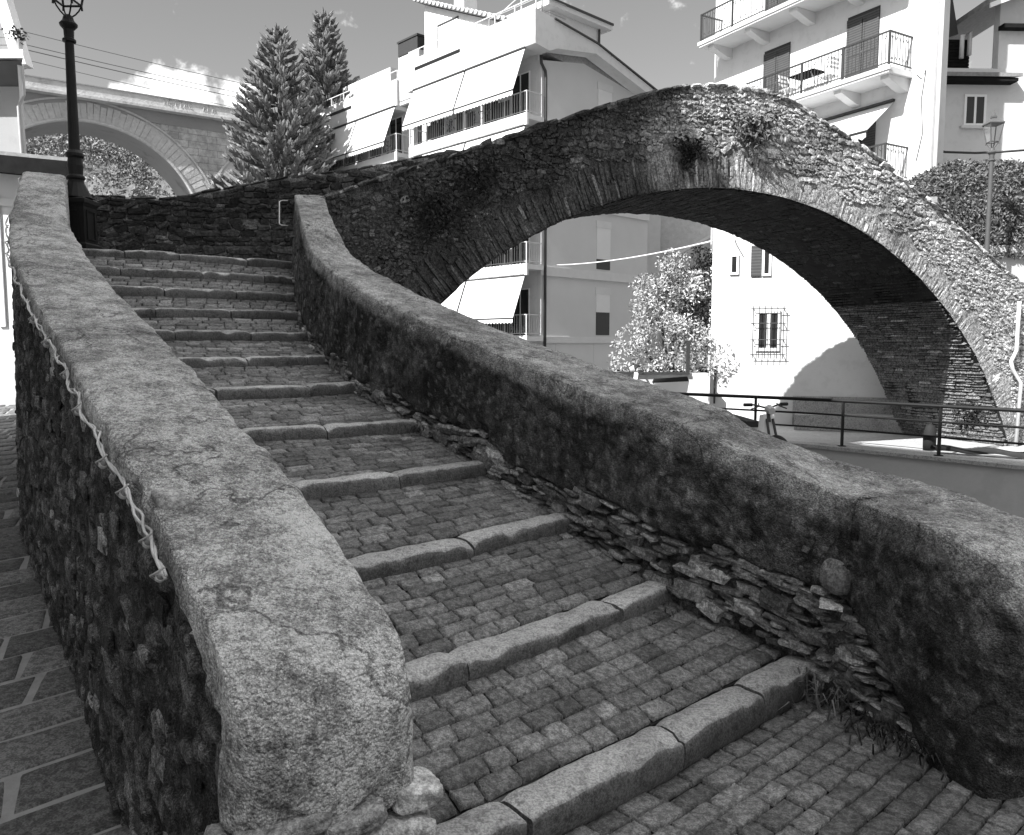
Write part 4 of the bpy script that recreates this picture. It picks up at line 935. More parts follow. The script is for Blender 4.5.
def awning_part(p, y0, y1, x0, z0, x1, z1, val=.28, mat='awning'):
    """sloping cloth from the fascia (x0,z0) out to (x1,z1) with a scalloped valance"""
    mb = MB(); dx, dz = x1 - x0, z1 - z0; nrm = np.array([-dz, dx]) / math.hypot(dx, dz) * .02
    mb.hexa([(x0, y0, z0), (x0, y1, z0), (x1, y1, z1), (x1, y0, z1), (x0 + nrm[0], y0, z0 + nrm[1]), (x0 + nrm[0], y1, z0 + nrm[1]), (x1 + nrm[0], y1, z1 + nrm[1]), (x1 + nrm[0], y0, z1 + nrm[1])])
    k = int((y1 - y0) / .22); ys = np.linspace(y0, y1, k * 4 + 1); zb = [z1 - val + .06 * abs(math.cos(math.pi * i / 4)) for i in range(len(ys))]
    v = [(x1 - .012, y, z1 - .05) for y in ys] + [(x1 - .012, y, zz) for y, zz in zip(ys, zb)]; m = len(ys)
    v += [(x1 + .004, y, z1 - .05) for y in ys] + [(x1 + .004, y, zz) for y, zz in zip(ys, zb)]
    f = [(i, i + 1, m + i + 1, m + i) for i in range(m - 1)] + [(2 * m + i, 3 * m + i, 3 * m + i + 1, 2 * m + i + 1) for i in range(m - 1)] + [(m + i, m + i + 1, 3 * m + i + 1, 3 * m + i) for i in range(m - 1)]
    mb.add(v, f); o = mb.build('awning', mat, p)
    mb = MB(); mb.tube([(x1 - .01, y0 - .02, z1 - .03), (x1 - .01, y1 + .02, z1 - .03)], .035, 6); mb.build('front_bar', 'dark_metal', o)
    mb = MB(); mb.box(x0 - .05, x0 + .06, y0 - .03, y1 + .03, z0 + .022, z0 + .09); mb.build('awning_shadow_gap', 'dark_metal', o); return o  # dark box in place of the shadow gap above the cloth
def window_part(p, box, frame='white_paint', pane='window_glass', axis='x', fw=.06, name='window', cross=True):
    """box = (a0,a1,z0,z1) on the plane axis = const at c, facing negative axis; c given as box[4]"""
    a0, a1, z0, z1, c = box; mb = MB()
    def B(m, u0, u1, w0, w1, d0, d1):
        if axis == 'x': m.box(c + d0, c + d1, u0, u1, w0, w1)
        else: m.box(u0, u1, c + d0, c + d1, w0, w1)
    B(mb, a0, a0 + fw, z0, z1, -.03, .03); B(mb, a1 - fw, a1, z0, z1, -.03, .03); B(mb, a0 + fw, a1 - fw, z1 - fw, z1, -.03, .03); B(mb, a0 + fw, a1 - fw, z0, z0 + fw, -.03, .03)
    if cross: m_ = (a0 + a1) / 2; B(mb, m_ - fw / 2, m_ + fw / 2, z0 + fw, z1 - fw, -.028, .028)
    o = mb.build(name, frame, p); mb = MB(); B(mb, a0 + fw, a1 - fw, z0 + fw, z1 - fw, -.012, .0); mb.build('pane', pane, o); return o

# ---- white apartment block in the middle (local x into the block, y along the lit facade, away to the left)
ap = thing('apartment_block', 'white apartment block with long awninged balconies and roof terraces behind the bridge', 'building', (.66, 37.1, 0), math.atan2(.687, .727))
FL = [2.0, 5.3, 8.65, 12.0]
part(ap, 'end_wall', 'shade_plaster', lambda m: m.prism([(1.1, .3), (1.1, 14.6), (4, 15.1), (9.2, 14.3), (9.2, .3)], 'y', .14, .42))
part(ap, 'facade_wall', 'white_plaster', lambda m: (m.box(1.1, 1.4, .42, 9.2, .3, 15.0), m.box(1.1, 1.4, 10.0, 18.4, .3, 14.6), m.box(2.6, 2.8, 9.2, 10.0, .3, 14.6)))
part(ap, 'back_wall', 'white_plaster', lambda m: (m.box(8.9, 9.2, .42, 18.4, .3, 14.3), m.box(1.4, 8.9, 18.1, 18.4, .3, 14.3), m.box(1.4, 8.9, .42, 18.1, 14.2, 14.5)))
# end fascia under the gently sloping roof edge
part(ap, 'roof_edge', 'white_plaster', lambda m: m.prism([(.0, 14.9), (.9, 14.78), (1.4, 15.0), (4.1, 15.42), (9.3, 14.15), (9.3, 14.55), (4.2, 15.86), (0, 16.4)], 'y', -.55, .139))
part(ap, 'gutter', 'dark_metal', lambda m: m.prism([(4.2, 15.865), (9.35, 14.565), (9.35, 14.64), (4.2, 15.94), (1.2, 16.28), (1.2, 16.21)], 'y', -.62, .1))
part(ap, 'roof', 'roof_tile', lambda m: m.prism([(1.5, 15.3), (4.2, 15.7), (9.3, 14.5), (9.3, 14.3), (1.5, 15.0)], 'y', .2, 18.3))
for (y0, y1, z0, z1) in ((-.548, 9.05, 14.9, 16.38), (9.95, 18.2, 14.45, 15.75)):
    part(ap, 'terrace_parapet', 'white_plaster', lambda m: (m.box(0, .18, y0, y1, z0, z1), m.box(.18, 1.1, y0 + .7, y1, z0, z0 + .2), m.box(.19, 1.3, y1 - .15, y1, z0 + .2, z1 - .002)))
    m_ = (y0 + y1) / 2
    part(ap, 'slot', 'dark_opening', lambda m: m.box(-.012, .01, m_ + .4, y1 - .7, z1 - .55, z1 - .38))
    railing_part(ap, y0 + .05, y1 - .1, .09, z1, .55, False, None, 'light_metal')
# floors and balconies: right stack y -.1..9, left stack y 10..18.2
for k, z in enumerate(FL):
    if k == 0: part(ap, 'floor_band', 'slab_white', lambda m: m.box(1.06, 9.22, .08, .15, z - .3, z))
    for (y0, y1) in ((-.02, 8.9), (10.05, 18.2)):
        part(ap, 'balcony_slab', 'slab_white', lambda m: (m.box(.02, 1.1, y0, y1, z - .22, z - .002), m.box(-.03, .08, y0 - .03, y1, z - .50, z + .04)))
        rl = railing_part(ap, y0 + .04, y1 - .04, .03, z + .04, .98, True, 1.1, 'light_metal', .16)
        part(ap, 'privacy_screen', 'dark_metal', lambda m: [m.box(.06, .075, yy, yy + 1.1, z + .15, z + .85) for yy in np.arange(y0 + 1.2, y1 - 1.3, 2.6)])
        for j, yy in enumerate(np.arange(y0 + .9, y1 - 1.2, 2.1)):
            window_part(ap, (yy, yy + 1.25, z + .02, z + 2.3, 1.08), name='balcony_door', pane='window_glass')
        pl = MB(); rgp = np.random.default_rng(k * 7 + int(y0))
        for yy in np.arange(y0 + .6, y1 - .5, .9):
            if rgp.random() < .55: leaves(pl, np.c_[rgp.uniform(.2, .55, 40), yy + rgp.normal(0, .16, 40), z + .25 + rgp.uniform(0, .75, 40)], .10, rgp.uniform(.5, 1.4, 40), rgp)
        if pl.n: pl.build('balcony_plants', 'leaf', ap)
    if k > 0: part(ap, 'floor_band', 'slab_white', lambda m: m.box(1.04, 9.24, .06, .152, z - .45, z - .02))
for z in FL[1:] + [15.35]:
    zt_ = z - .5 if z < 15 else 14.88; zl = zt_ if z < 15 else 14.43
    for (y0, y1, zz) in ((.15, 4.25, zt_), (4.37, 8.5, zt_), (10.2, 13.95, zl), (14.07, 18.1, zl)): awning_part(ap, y0, y1, .02, zz - .04, -.72, zz - 1.95)
part(ap, 'downpipe', 'dark_metal', lambda m: m.tube([(.95, .05, 14.75), (.98, .04, 14.4), (1.22, .02, 14.1), (1.25, .02, 13.8), (1.25, .02, .4)], .07, 8), True)
for z in FL:
    o = part(ap, 'shutter_box', 'slab_white', lambda m: m.box(5.0, 6.15, .10, .149, z + 2.15, z + 2.5))
    part(ap, 'window', 'roller', lambda m: m.box(5.05, 6.1, .11, .147, z + .25 + (1.0 if z == 2.0 else .35 if z == 5.3 else .9), z + 2.15))
    part(ap, 'window_opening', 'dark_opening', lambda m: m.box(5.05, 6.1, .125, .146, z + .1, z + .25 + (1.0 if z == 2.0 else .35 if z == 5.3 else .9)))
part(ap, 'end_window', 'roller', lambda m: m.box(7.3, 8.3, .11, .148, 12.9, 13.9))
for (a, b) in ((2.1, 3.7), (4.9, 7.6)):
    part(ap, 'garage_door', 'shade_plaster', lambda m: m.box(a, b, .126, .147, .3, 1.72)); part(ap, 'garage_lintel', 'slab_white', lambda m: m.box(a - .1, b + .1, .09, .149, 1.722, 1.80))
# penthouse and stair house on the roof
part(ap, 'penthouse', 'white_plaster', lambda m: m.box(3.05, 6.7, 1.5, 6, 15.2, 17.72)); part(ap, 'penthouse_roof', 'slab_white', lambda m: m.box(2.5, 7.2, 1.05, 6.4, 17.723, 18.02)); part(ap, 'penthouse_gutter', 'dark_metal', lambda m: m.box(2.46, 7.25, 1.0, 1.05, 17.95, 18.06))
part(ap, 'penthouse_pipe', 'dark_metal', lambda m: m.tube([(6.6, 1.42, 17.7), (6.6, 1.42, 15.0)], .06, 6)); part(ap, 'penthouse_window', 'roller', lambda m: m.box(4.55, 5.6, 1.46, 1.499, 16.0, 16.9)); part(ap, 'penthouse_lintel', 'dark_metal', lambda m: m.box(4.5, 5.65, 1.45, 1.498, 16.902, 17.0))
part(ap, 'stair_house', 'white_plaster', lambda m: m.prism([(3.0, 15.2), (9.1, 15.2), (9.1, 19.7), (3.0, 17.1)], 'x', 1.25, 5.0))
rf = part(ap, 'stair_house_roof', 'roof_tile', lambda m: m.prism([(2.3, 16.85), (9.6, 19.95), (9.6, 20.12), (2.3, 17.02)], 'x', .85, 5.4))
part(ap, 'tile_ends', 'slab_white', lambda m: [m.tube([(.78, y, 16.98 + (y - 2.3) * .4247), (1.2, y, 16.98 + (y - 2.3) * .4247)], .10, 8) for y in np.arange(2.4, 9.6, .33)])
window_part(ap, (6.3, 7.9, 16.4, 18.2, 1.23), 'white_paint', 'roller', name='stair_window', cross=False); part(ap, 'recess_shadow', 'dark_metal', lambda m: (m.box(1.2, 1.249, 6.25, 7.95, 18.2, 18.32), m.box(1.21, 1.249, 7.9, 7.99, 16.4, 18.2)))  # dark strips stand for the shadow in the window reveal
part(ap, 'chimney', 'white_plaster', lambda m: m.box(1.9, 2.8, 6.6, 7.4, 18.3, 20.3)); part(ap, 'chimney_cap', 'dark_metal', lambda m: (m.box(1.8, 2.9, 6.5, 7.5, 20.32, 20.5), m.box(2.0, 2.7, 6.7, 7.3, 20.52, 20.9)))
part(ap, 'left_penthouse', 'white_plaster', lambda m: (m.box(1.3, 4, 12.4, 17.5, 15, 17.3), m.box(1.3, 4, 9.7, 11.6, 15, 17.6)))
part(ap, 'left_chimney', 'dark_metal', lambda m: (m.box(1.25, 1.95, 9.75, 11.55, 17.62, 18.3), m.box(1.2, 2, 9.7, 11.6, 18.32, 18.42)))
railing_part(ap, -.5, 3.0, .45, 16.35, .7, False, 2.0, 'grey_metal', name='terrace_railing')
part(ap, 'antenna', 'light_metal', lambda m: (m.tube([(1.6, 2.0, 16.2), (1.5, 1.9, 18.6)], .035, 6), m.tube([(1.5, 3.6, 17.6), (1.5, .9, 18.4)], .03, 6)))

# ---- tall white house at right (local y along the facade away from us, x into the house)
th_ = thing('balcony_house', 'tall white house with shuttered doors and corbelled iron balconies at upper right', 'building', (10.8, 22.85, 0), math.atan2(.5, .86))
part(th_, 'facade_wall', 'white_plaster', lambda m: (m.box(0, .3, -.35, 7.3, .2, 17.5),))
part(th_, 'corner_pier', 'white_plaster', lambda m: m.box(-.06, .5, -.95, -.352, .2, 17.5))
part(th_, 'side_wall', 'white_plaster', lambda m: (m.prism([(.5, -.95), (8.0, 4.9), (8.0, 7.3), (.3, 7.3), (.3, 7.0), (7.7, 7.0), (7.7, 5.08), (.5, -.6)], 'z', .2, 16.9)))
part(th_, 'roof', 'roof_tile', lambda m: m.prism([(-1.0, -1.3), (.6, -1.3), (8.4, 4.9), (8.4, 7.9), (-1.0, 7.9)], 'z', 17.52, 17.75))
for k, z in enumerate((6.1, 9.03, 11.88, 14.7)):
    part(th_, 'balcony_slab', 'slab_white', lambda m: (m.prism([(-1.02, z - .16), (0, z - .16), (0, z - .002), (-1.02, z - .002)], 'y', -.28, 7.0), m.box(-1.06, -.98, -.32, 7.04, z - .10, z + .012)))
    for y in (-.05, 1.45, 3.15, 4.95, 6.6):
        part(th_, 'corbel', 'slab_white', lambda m: m.prism([(-.86, z - .162), (0, z - .162), (0, z - .50), (-.25, z - .46), (-.86, z - .26)], 'y', y - .13, y + .13))
    railing_part(th_, -.24, 6.96, -.98, z + .01, .92, True, .0, 'dark_metal', .115)
    mb = MB()
    for y in np.arange(-.15, 6.9, .23):
        for xx, ax in ((-.98, 'y'),): mb.tube([(-.98, y, z + .80), (-.98, y + .05, z + .74), (-.98, y + .1, z + .80)], .008, 5); mb.tube([(-.98, y, z + .2), (-.98, y + .05, z + .26), (-.98, y + .1, z + .2)], .008, 5)
    for x in np.arange(-.9, -.1, .16):
        mb.tube([(x, -.24, z + .80), (x + .04, -.24, z + .72), (x + .08, -.24, z + .80)], .009, 5); mb.tube([(x, -.24, z + .2), (x + .04, -.24, z + .28), (x + .08, -.24, z + .2)], .009, 5)
    mb.build('iron_scrolls', 'dark_metal', th_)
    for (y0, y1) in ((.79, 1.84), (3.95, 5.0)):
        o = part(th_, 'shutter_door', 'shutter', lambda m: (m.box(-.05, .0 - .002, y0, (y0 + y1) / 2 - .012, z + .05, z + 2.03), m.box(-.05, -.002, (y0 + y1) / 2 + .012, y1, z + .05, z + 2.03)))
        part(o, 'door_head', 'dark_opening', lambda m: m.box(-.02, -.0015, y0, y1, z + 2.032, z + 2.12))
        part(o, 'shutter_frame', 'shutter', lambda m: [m.box(-.062, -.052, yy - .03, yy + .03, z + .05, z + 2.03) for yy in (y0 + .03, (y0 + y1) / 2 - .045, (y0 + y1) / 2 + .045, y1 - .03)] + [m.box(-.061, -.0521, y0 + .06, y1 - .06, zz - .04, zz + .04) for zz in (z + .09, z + 1.0, z + 1.98)])
awning_part(th_, .25, 4.4, -.04, 8.35, -1.15, 7.45, .25)
part(th_, 'shop_opening', 'dark_opening', lambda m: m.box(-.02, .001, 1.9, 4.0, 6.15, 8.0))
part(th_, 'downpipe', 'slab_white', lambda m: m.tube([(.05, -1.02, 17.3), (.05, -1.02, .5)], .055, 8), True)
part(th_, 'loose_wire', 'cable', lambda m: m.tube([(-.08, -.45, 8.9), (-.085, -.6, 8.75), (-.08, -.72, 8.95), (-.08, -.62, 8.2), (-.08, -.7, 7.3), (-.08, -.55, 6.6)], .01, 5))
# table and chairs on the lower balcony
def to_world(o, p):
    c, s_ = math.cos(o.rotation_euler.z), math.sin(o.rotation_euler.z); return (o.location.x + p[0] * c - p[1] * s_, o.location.y + p[0] * s_ + p[1] * c, o.location.z + p[2])
bt = thing('balcony_table', 'small dark folding table on the lower balcony between the two shutters', 'table', to_world(th_, (-.5, 2.85, 9.03)), th_.rotation_euler.z)
part(bt, 'tabletop', 'dark_wood', lambda m: m.box(-.28, .28, -.45, .45, .70, .735))
for s_ in (-1, 1): part(bt, 'leg', 'light_metal', lambda m: (m.tube([(-.2, s_ * .38, 0), (.2, s_ * .3, .70)], .016, 6), m.tube([(.2, s_ * .38, 0), (-.2, s_ * .3, .70)], .016, 6)))
def chair():
    c = thing('folding_chair', 'pale folding chair on the near side of the balcony table', 'chair', to_world(th_, (-.5, 2.1, 9.03)), th_.rotation_euler.z, 'folding chairs on the balcony')
    part(c, 'seat', 'light_metal', lambda m: m.box(-.2, .2, -.2, .2, .43, .46)); part(c, 'backrest', 'light_metal', lambda m: [m.box(-.19, .19, -.235, -.215, z, z + .07) for z in (.62, .74, .86)])
    for x in (-.19, .19): part(c, 'leg', 'light_metal', lambda m: (m.tube([(x, .2, 0), (x, -.24, .93)], .014, 6), m.tube([(x, -.22, 0), (x, .15, .45)], .014, 6)))
    return c
c1 = chair(); c2 = copy_tree(c1); c2.location = to_world(th_, (-.5, 3.55, 9.03)); c2.rotation_euler.z += math.pi; c2['label'] = 'pale folding chair on the far side of the balcony table'

# ---- lower house at far right, facing us
h2 = thing('window_house', 'white house at the right edge with a small shuttered window and tiled porch roof', 'building', (13.0, 25.8, 0), R(2))
part(h2, 'front_wall', 'white_plaster', lambda m: (m.box(-.4, 3.3, 0, .3, .2, 10.2), m.box(2.2, 9, .05, .35, .2, 13.2)))
part(h2, 'rear_wall', 'white_plaster', lambda m: (m.box(-.4, 9, 6, 6.3, .2, 10.2), m.box(-.4, -.1, .3, 6, .2, 10.2)))
part(h2, 'porch_roof', 'roof_tile', lambda m: m.hexa([(-.5, -.45, 9.82), (2.7, -.45, 9.82), (2.5, .85, 10.1), (.3, .85, 10.1), (-.5, -.45, 9.94), (2.7, -.45, 9.94), (2.5, .85, 10.25), (.3, .85, 10.25)]))
part(h2, 'eave_soffit', 'dark_wood', lambda m: m.box(-.45, 2.6, -.40, -.01, 9.70, 9.80))
w = window_part(h2, (1.15, 1.85, 8.45, 9.4, -.02), 'white_paint', 'window_glass', 'y', .07); part(w, 'sill', 'slab_white', lambda m: m.box(1.05, 1.95, -.12, 0, 8.36, 8.44))
window_part(h2, (1.1, 1.9, 6.2, 7.25, -.02), 'white_paint', 'dark_opening', 'y', .06)
part(h2, 'wooden_screen', 'dark_wood', lambda m: [m.box(.25, 1.78, .9 - .02, .95, z, z + .085) for z in np.arange(10.25, 11.3, .105)])
part(h2, 'dark_eave', 'dark_metal', lambda m: m.hexa([(.75, 1.0, 11.35), (1.45, 1.0, 11.6), (1.45, 1.3, 11.6), (.75, 1.3, 11.35), (.7, 1.0, 13.9), (.95, 1.0, 13.9), (.95, 1.3, 13.9), (.7, 1.3, 13.9)]))
part(h2, 'rear_storey', 'white_plaster', lambda m: m.box(-.3, 1.0, 1.31, 1.6, 10.2, 14.2))
part(h2, 'upper_roof', 'roof_tile', lambda m: m.prism([(1.5, 11.95), (4.6, 13.15), (4.6, 13.32), (1.5, 12.12)], 'y', -.5, 5.5))
part(h2, 'upper_fascia', 'white_paint', lambda m: m.prism([(1.5, 11.8), (4.6, 13.0), (4.6, 13.14), (1.5, 11.94)], 'y', -.56, -.5))
part(h2, 'lower_cornice', 'dark_wood', lambda m: m.box(2.15, 6, -.25, .04, 11.35, 11.47))
part(h2, 'flue', 'light_metal', lambda m: (m.tube([(.9, .8, 10.7), (.9, .8, 12.5), (.75, .8, 12.9), (.7, .8, 14)], .06, 8), m.tube([(1.35, .6, 10.7), (1.35, .6, 11.4), (1.6, .6, 11.5), (1.6, .6, 10.8)], .07, 8), m.tube([(1.15, 1.2, 12.3), (1.2, 1.2, 14)], .03, 6)), True)
part(h2, 'rain_pipe', 'slab_white', lambda m: m.tube([(-.3, -.1, 9.6), (.0, -.12, 9.4), (.05, -.12, 9.25), (-.2, -.1, 9.0)], .06, 8), True)
cable('wall_cable', [at(930, 148, 24.8), at(945, 152, 24.8), at(975, 153, 24.8), at(1000, 152, 24.8), at(1040, 149, 24.8)], .035, 'dark bundled cable slung along the white wall of the house at the right edge', 'cable')

# ---- white house seen through the arch
wh = thing('arch_house', 'bright white house with a barred window, seen through the bridge arch', 'building', (4.76, 19.25, 0), R(-20))
part(wh, 'front_wall', 'white_plaster', lambda m: m.box(0, 4.6, 0, .35, -.3, 4.65))
part(wh, 'side_wall', 'white_plaster', lambda m: (m.prism([(0, .35), (.35, .35), (1.2, 6), (.85, 6)], 'z', -.3, 4.65), m.box(4.25, 4.6, .35, 6, -.3, 4.65), m.box(1.2, 4.25, 5.7, 6, -.3, 4.65)))
part(wh, 'roof', 'roof_tile', lambda m: m.prism([(-.05, -.1), (4.7, -.1), (4.7, 6.1), (.85, 6.1)], 'z', 4.653, 4.78))
def wall_x(u): k = (u - 512) / 800; return (19.25 * k - 4.76) / (.94 + .342 * k)
w1 = window_part(wh, (wall_x(755), wall_x(779), 1.46, 2.40, -.02), 'white_paint', 'window_glass', 'y', .07)
def grille(m):
    x0, x1 = wall_x(752), wall_x(782)
    for x in np.linspace(x0, x1, 6): m.tube([(x, -.16, 1.28), (x, -.16, 2.5)], .011, 5)
    for z in (1.38, 1.72, 2.1, 2.44): m.tube([(x0 - .06, -.16, z), (x1 + .06, -.16, z)], .011, 5); m.tube([(x0, -.16, z), (x0, 0, z)], .01, 5); m.tube([(x1, -.16, z), (x1, 0, z)], .01, 5)
part(w1, 'grille', 'dark_metal', grille)
window_part(wh, (wall_x(727), wall_x(736), 3.25, 3.72, -.02), 'white_paint', 'window_glass', 'y', .05, cross=False)
part(wh, 'shutter', 'shutter', lambda m: m.box(wall_x(748), wall_x(758), -.05, -.003, 3.2, 3.9)); window_part(wh, (wall_x(759), wall_x(768), 3.2, 3.85, -.02), 'white_paint', 'window_glass', 'y', .05, cross=False)
part(wh, 'plinth', 'kerb_stone', lambda m: m.box(1.9, 4.6, -.06, -.003, -.25, .42))
part(wh, 'base_step', 'kerb_stone', lambda m: m.box(1.95, 4.6, -.75, -.062, -.3, .05))
part(wh, 'wall_lamp_arm', 'dark_metal', lambda m: (m.tube([(wall_x(733), -.02, 3.95), (wall_x(733), -.35, 4.0)], .014, 5), m.tube([(.12, -.05, .2), (.12, -.05, 1.1)], .025, 6)))
# low garden wall with planter left of that house
gw = thing('garden_planter_wall', 'low white garden wall with a planter rail below the pale shrub', 'wall', (1.6, 18.7, 0))
part(gw, 'wall_body', 'white_plaster', lambda m: m.box(-1.6, 2.95, -.15, .15, -.3, .95)); part(gw, 'planter_rail', 'dark_metal', lambda m: (m.box(-1.2, 2.5, -.24, -.16, .92, .98), m.box(2.42, 2.5, -.22, -.16, .98, 1.7)))
# stone building far behind the shrub, under the arch
bs = thing('arched_stone_building', 'grey stone building with a dark archway far behind the pale shrub', 'building', (11.0, 48, 0), R(-10))
part(bs, 'wall', 'viaduct_band', lambda m: m.box(-3.6, 4, 0, 4, .5, 9.6)); part(bs, 'pier', 'slab_white', lambda m: m.box(-3.0, -2.2, -.4, -.003, .5, 9.6))
part(bs, 'archway', 'viaduct_under', lambda m: m.prism([(-.6, 1)] + [(-.6 + 3 * (1 - math.cos(a)) / 2, 4.2 + 2.4 * math.sin(a)) for a in np.linspace(0, math.pi, 14)] + [(2.4, 1)], 'y', -.06, -.004))
part(bs, 'canopy', 'slab_white', lambda m: m.prism([(-2.1, 6.3), (1.8, 8.4), (1.8, 8.55), (-2.1, 6.45)], 'y', -1.2, -.41))

# ---- houses at the left edge
lh = thing('lean_to_house', 'low white house with a dark tiled eave behind the left parapet', 'building', (-7.0, 13.2, 0), R(0))
part(lh, 'front_wall', 'white_plaster', lambda m: m.prism([(-7, -.2), (.0, -.2), (.0, 4.27), (-7, 4.95)], 'y', 0, .3)); part(lh, 'side_wall', 'white_plaster', lambda m: (m.prism([(-.3, .3), (0, .3), (-.9, 1.6), (-1.2, 1.6)], 'z', -.2, 4.2)))
part(lh, 'roof', 'roof_tile', lambda m: m.prism([(-7.2, 5.12), (.12, 4.44), (.12, 4.50), (-7.2, 5.19)], 'y', -.45, .02)); part(lh, 'gutter', 'dark_wood', lambda m: m.prism([(-7.2, 4.86), (.14, 4.17), (.14, 4.435), (-7.2, 5.115)], 'y', -.50, -.36))
def lx(u): return (u - 512) / 800 * 13.2 + 7.0
part(lh, 'base_band', 'grey_wall', lambda m: m.box(-7, .01, -.05, -.003, -.2, 1.35)); part(lh, 'string_course', 'slab_white', lambda m: m.prism([(-7, 4.40), (0, 3.72), (0, 3.84), (-7, 4.52)], 'y', -.05, -.003))
w = window_part(lh, (lx(-22), lx(3), 2.05, 3.85, -.05), 'white_paint', 'dark_opening', 'y', .10); part(w, 'surround', 'white_paint', lambda m: (m.box(lx(3) + .001, lx(10), -.04, -.002, 1.9, 4.0), m.box(lx(-22), lx(3), -.04, -.002, 3.852, 4.0)))
lu = thing('eaved_house', 'pale house with deep eaves and a clapboard upper storey at the left edge', 'building', (-10.4, 17.5, 0), R(0))
part(lu, 'wall', 'siding_plaster', lambda m: (m.prism([(-8, 0), (0, 0), (-4.9, 7), (-8, 7)], 'z', .3, 7.05),)); part(lu, 'eave', 'slab_white', lambda m: (m.prism([(-8, -.74), (.52, -.74), (-5.0, 7.2), (-8, 7.2)], 'z', 7.38, 7.55),)); part(lu, 'soffit', 'soffit_shade', lambda m: (m.hexa([(-8, -.02, 7.06), (.02, -.02, 7.06), (-4.9, 7, 7.06), (-8, 7, 7.06), (-8, -.68, 7.345), (.46, -.68, 7.345), (-5.0, 7.1, 7.345), (-8, 7.1, 7.345)])))
part(lu, 'upper_storey', 'siding', lambda m: m.prism([(-8, 7.6), (-.22, 7.6), (-.75, 9.6), (-8, 9.6)], 'y', .3, .6)); part(lu, 'barge_board', 'white_paint', lambda m: m.prism([(-.23, 7.56), (.04, 7.56), (-.50, 9.62), (-.74, 9.62)], 'y', .15, .45)); part(lu, 'upper_eave', 'slab_white', lambda m: m.box(-8, -.15, -.2, .8, 9.62, 9.9))
part(lu, 'downpipe', 'light_metal', lambda m: m.tube([(.35, -.55, 7.3), (.1, -.12, 6.85), (.02, -.1, 6.6), (.10, -.1, 3)], .06, 8), True)
part(lu, 'string_course', 'slab_white', lambda m: m.box(-8, .04, -.05, -.003, 5.5, 5.62)); part(lu, 'balcony_box', 'dark_wood', lambda m: (m.box(-.5, .05, 1.0, 1.4, 4.75, 5.15), m.box(-.5, -.1, 1.0, 1.4, 4.1, 4.7)))
pt = thing('potted_plant', 'small dark potted plant on the corner of the left house eave', 'plant', (-10.08, 16.95, 7.55)); mb = MB(); rg = np.random.default_rng(8); leaves(mb, rg.normal(0, .075, (90, 3)) + np.array([0, 0, .34]), .05, rg.uniform(.5, 1.3, 90), rg); mb.build('foliage', 'dark_leaf', pt); part(pt, 'pot', 'light_metal', lambda m: (m.lathe([(.07, 0), (.10, .22)], n=10), m.tube([(0, 0, .2), (0, 0, .34)], .012, 5)))

# ---- unseen house left of the street, outline shaped to shade the steps and bridge
oc = thing('unseen_house', 'unseen tall house left of the street, added and shaped to shade the steps', 'building', (-6.4, 0, 0), 0)
part(oc, 'wall', 'white_plaster', lambda m: (m.box(-3.8, 0, -22, 5.6, -.5, 15.7), m.box(-3.79, -.01, 5.602, 9.5, -.4, 11.6), m.prism([(3.2, 15.702), (-6, 21.3), (-15.2, 15.702)], 'x', -.35, 0)))
part(oc, 'roof', 'roof_tile', lambda m: (m.prism([(-4.1, 15.702), (.25, 15.702), (.25, 15.82), (-1.9, 16.9), (-4.1, 15.82)], 'y', -22.3, 5.75), m.prism([(-4.0, 11.602), (.2, 11.602), (.2, 11.72), (-1.9, 12.7), (-4.0, 11.72)], 'y', 5.76, 9.7)))
for k in range(4):
    for y in (7.3, 4.2, 1.2, -1.8, -4.8, -7.8):
        if y > 6 and k > 2: continue
        o = part(oc, 'window', 'white_paint', lambda m: m.box(.002, .05, y - .6, y + .6, 1.2 + k * 3.3, 2.9 + k * 3.3)); part(o, 'shutter', 'shutter', lambda m: m.box(.052, .08, y - .5, y + .5, 1.3 + k * 3.3, 2.8 + k * 3.3))

# ================================================================== RAILWAY VIADUCT AND HILL
VE = np.array([.825, .565]); VA = np.array([-36.2, 60.0]); vd = thing('railway_viaduct', 'high masonry railway viaduct with a wide arch rising behind the landing', 'viaduct', (VA[0], VA[1], 0), math.atan2(VE[1], VE[0]))
ZT = 21.1; ac, azc, ar = 4.7, 10.2, 8.25; off2 = 17.8
def vface(y, flip):
    m = MB(); xs = np.linspace(-30, 60, 361); P = np.zeros((361, 2, 3))
    for i, x in enumerate(xs):
        lo = -1.
        for c in (ac - off2, ac, ac + off2, ac + 2 * off2):
            if abs(x - c) < ar: lo = azc + math.sqrt(ar ** 2 - (x - c) ** 2)
        P[i] = [(x, y, lo), (x, y, ZT - 1.5)]
    m.grid(P, 1, flip); return m
vface(0, False).build('front_face', 'viaduct_stone', vd); vface(4.2, True).build('back_face', 'viaduct_stone', vd)
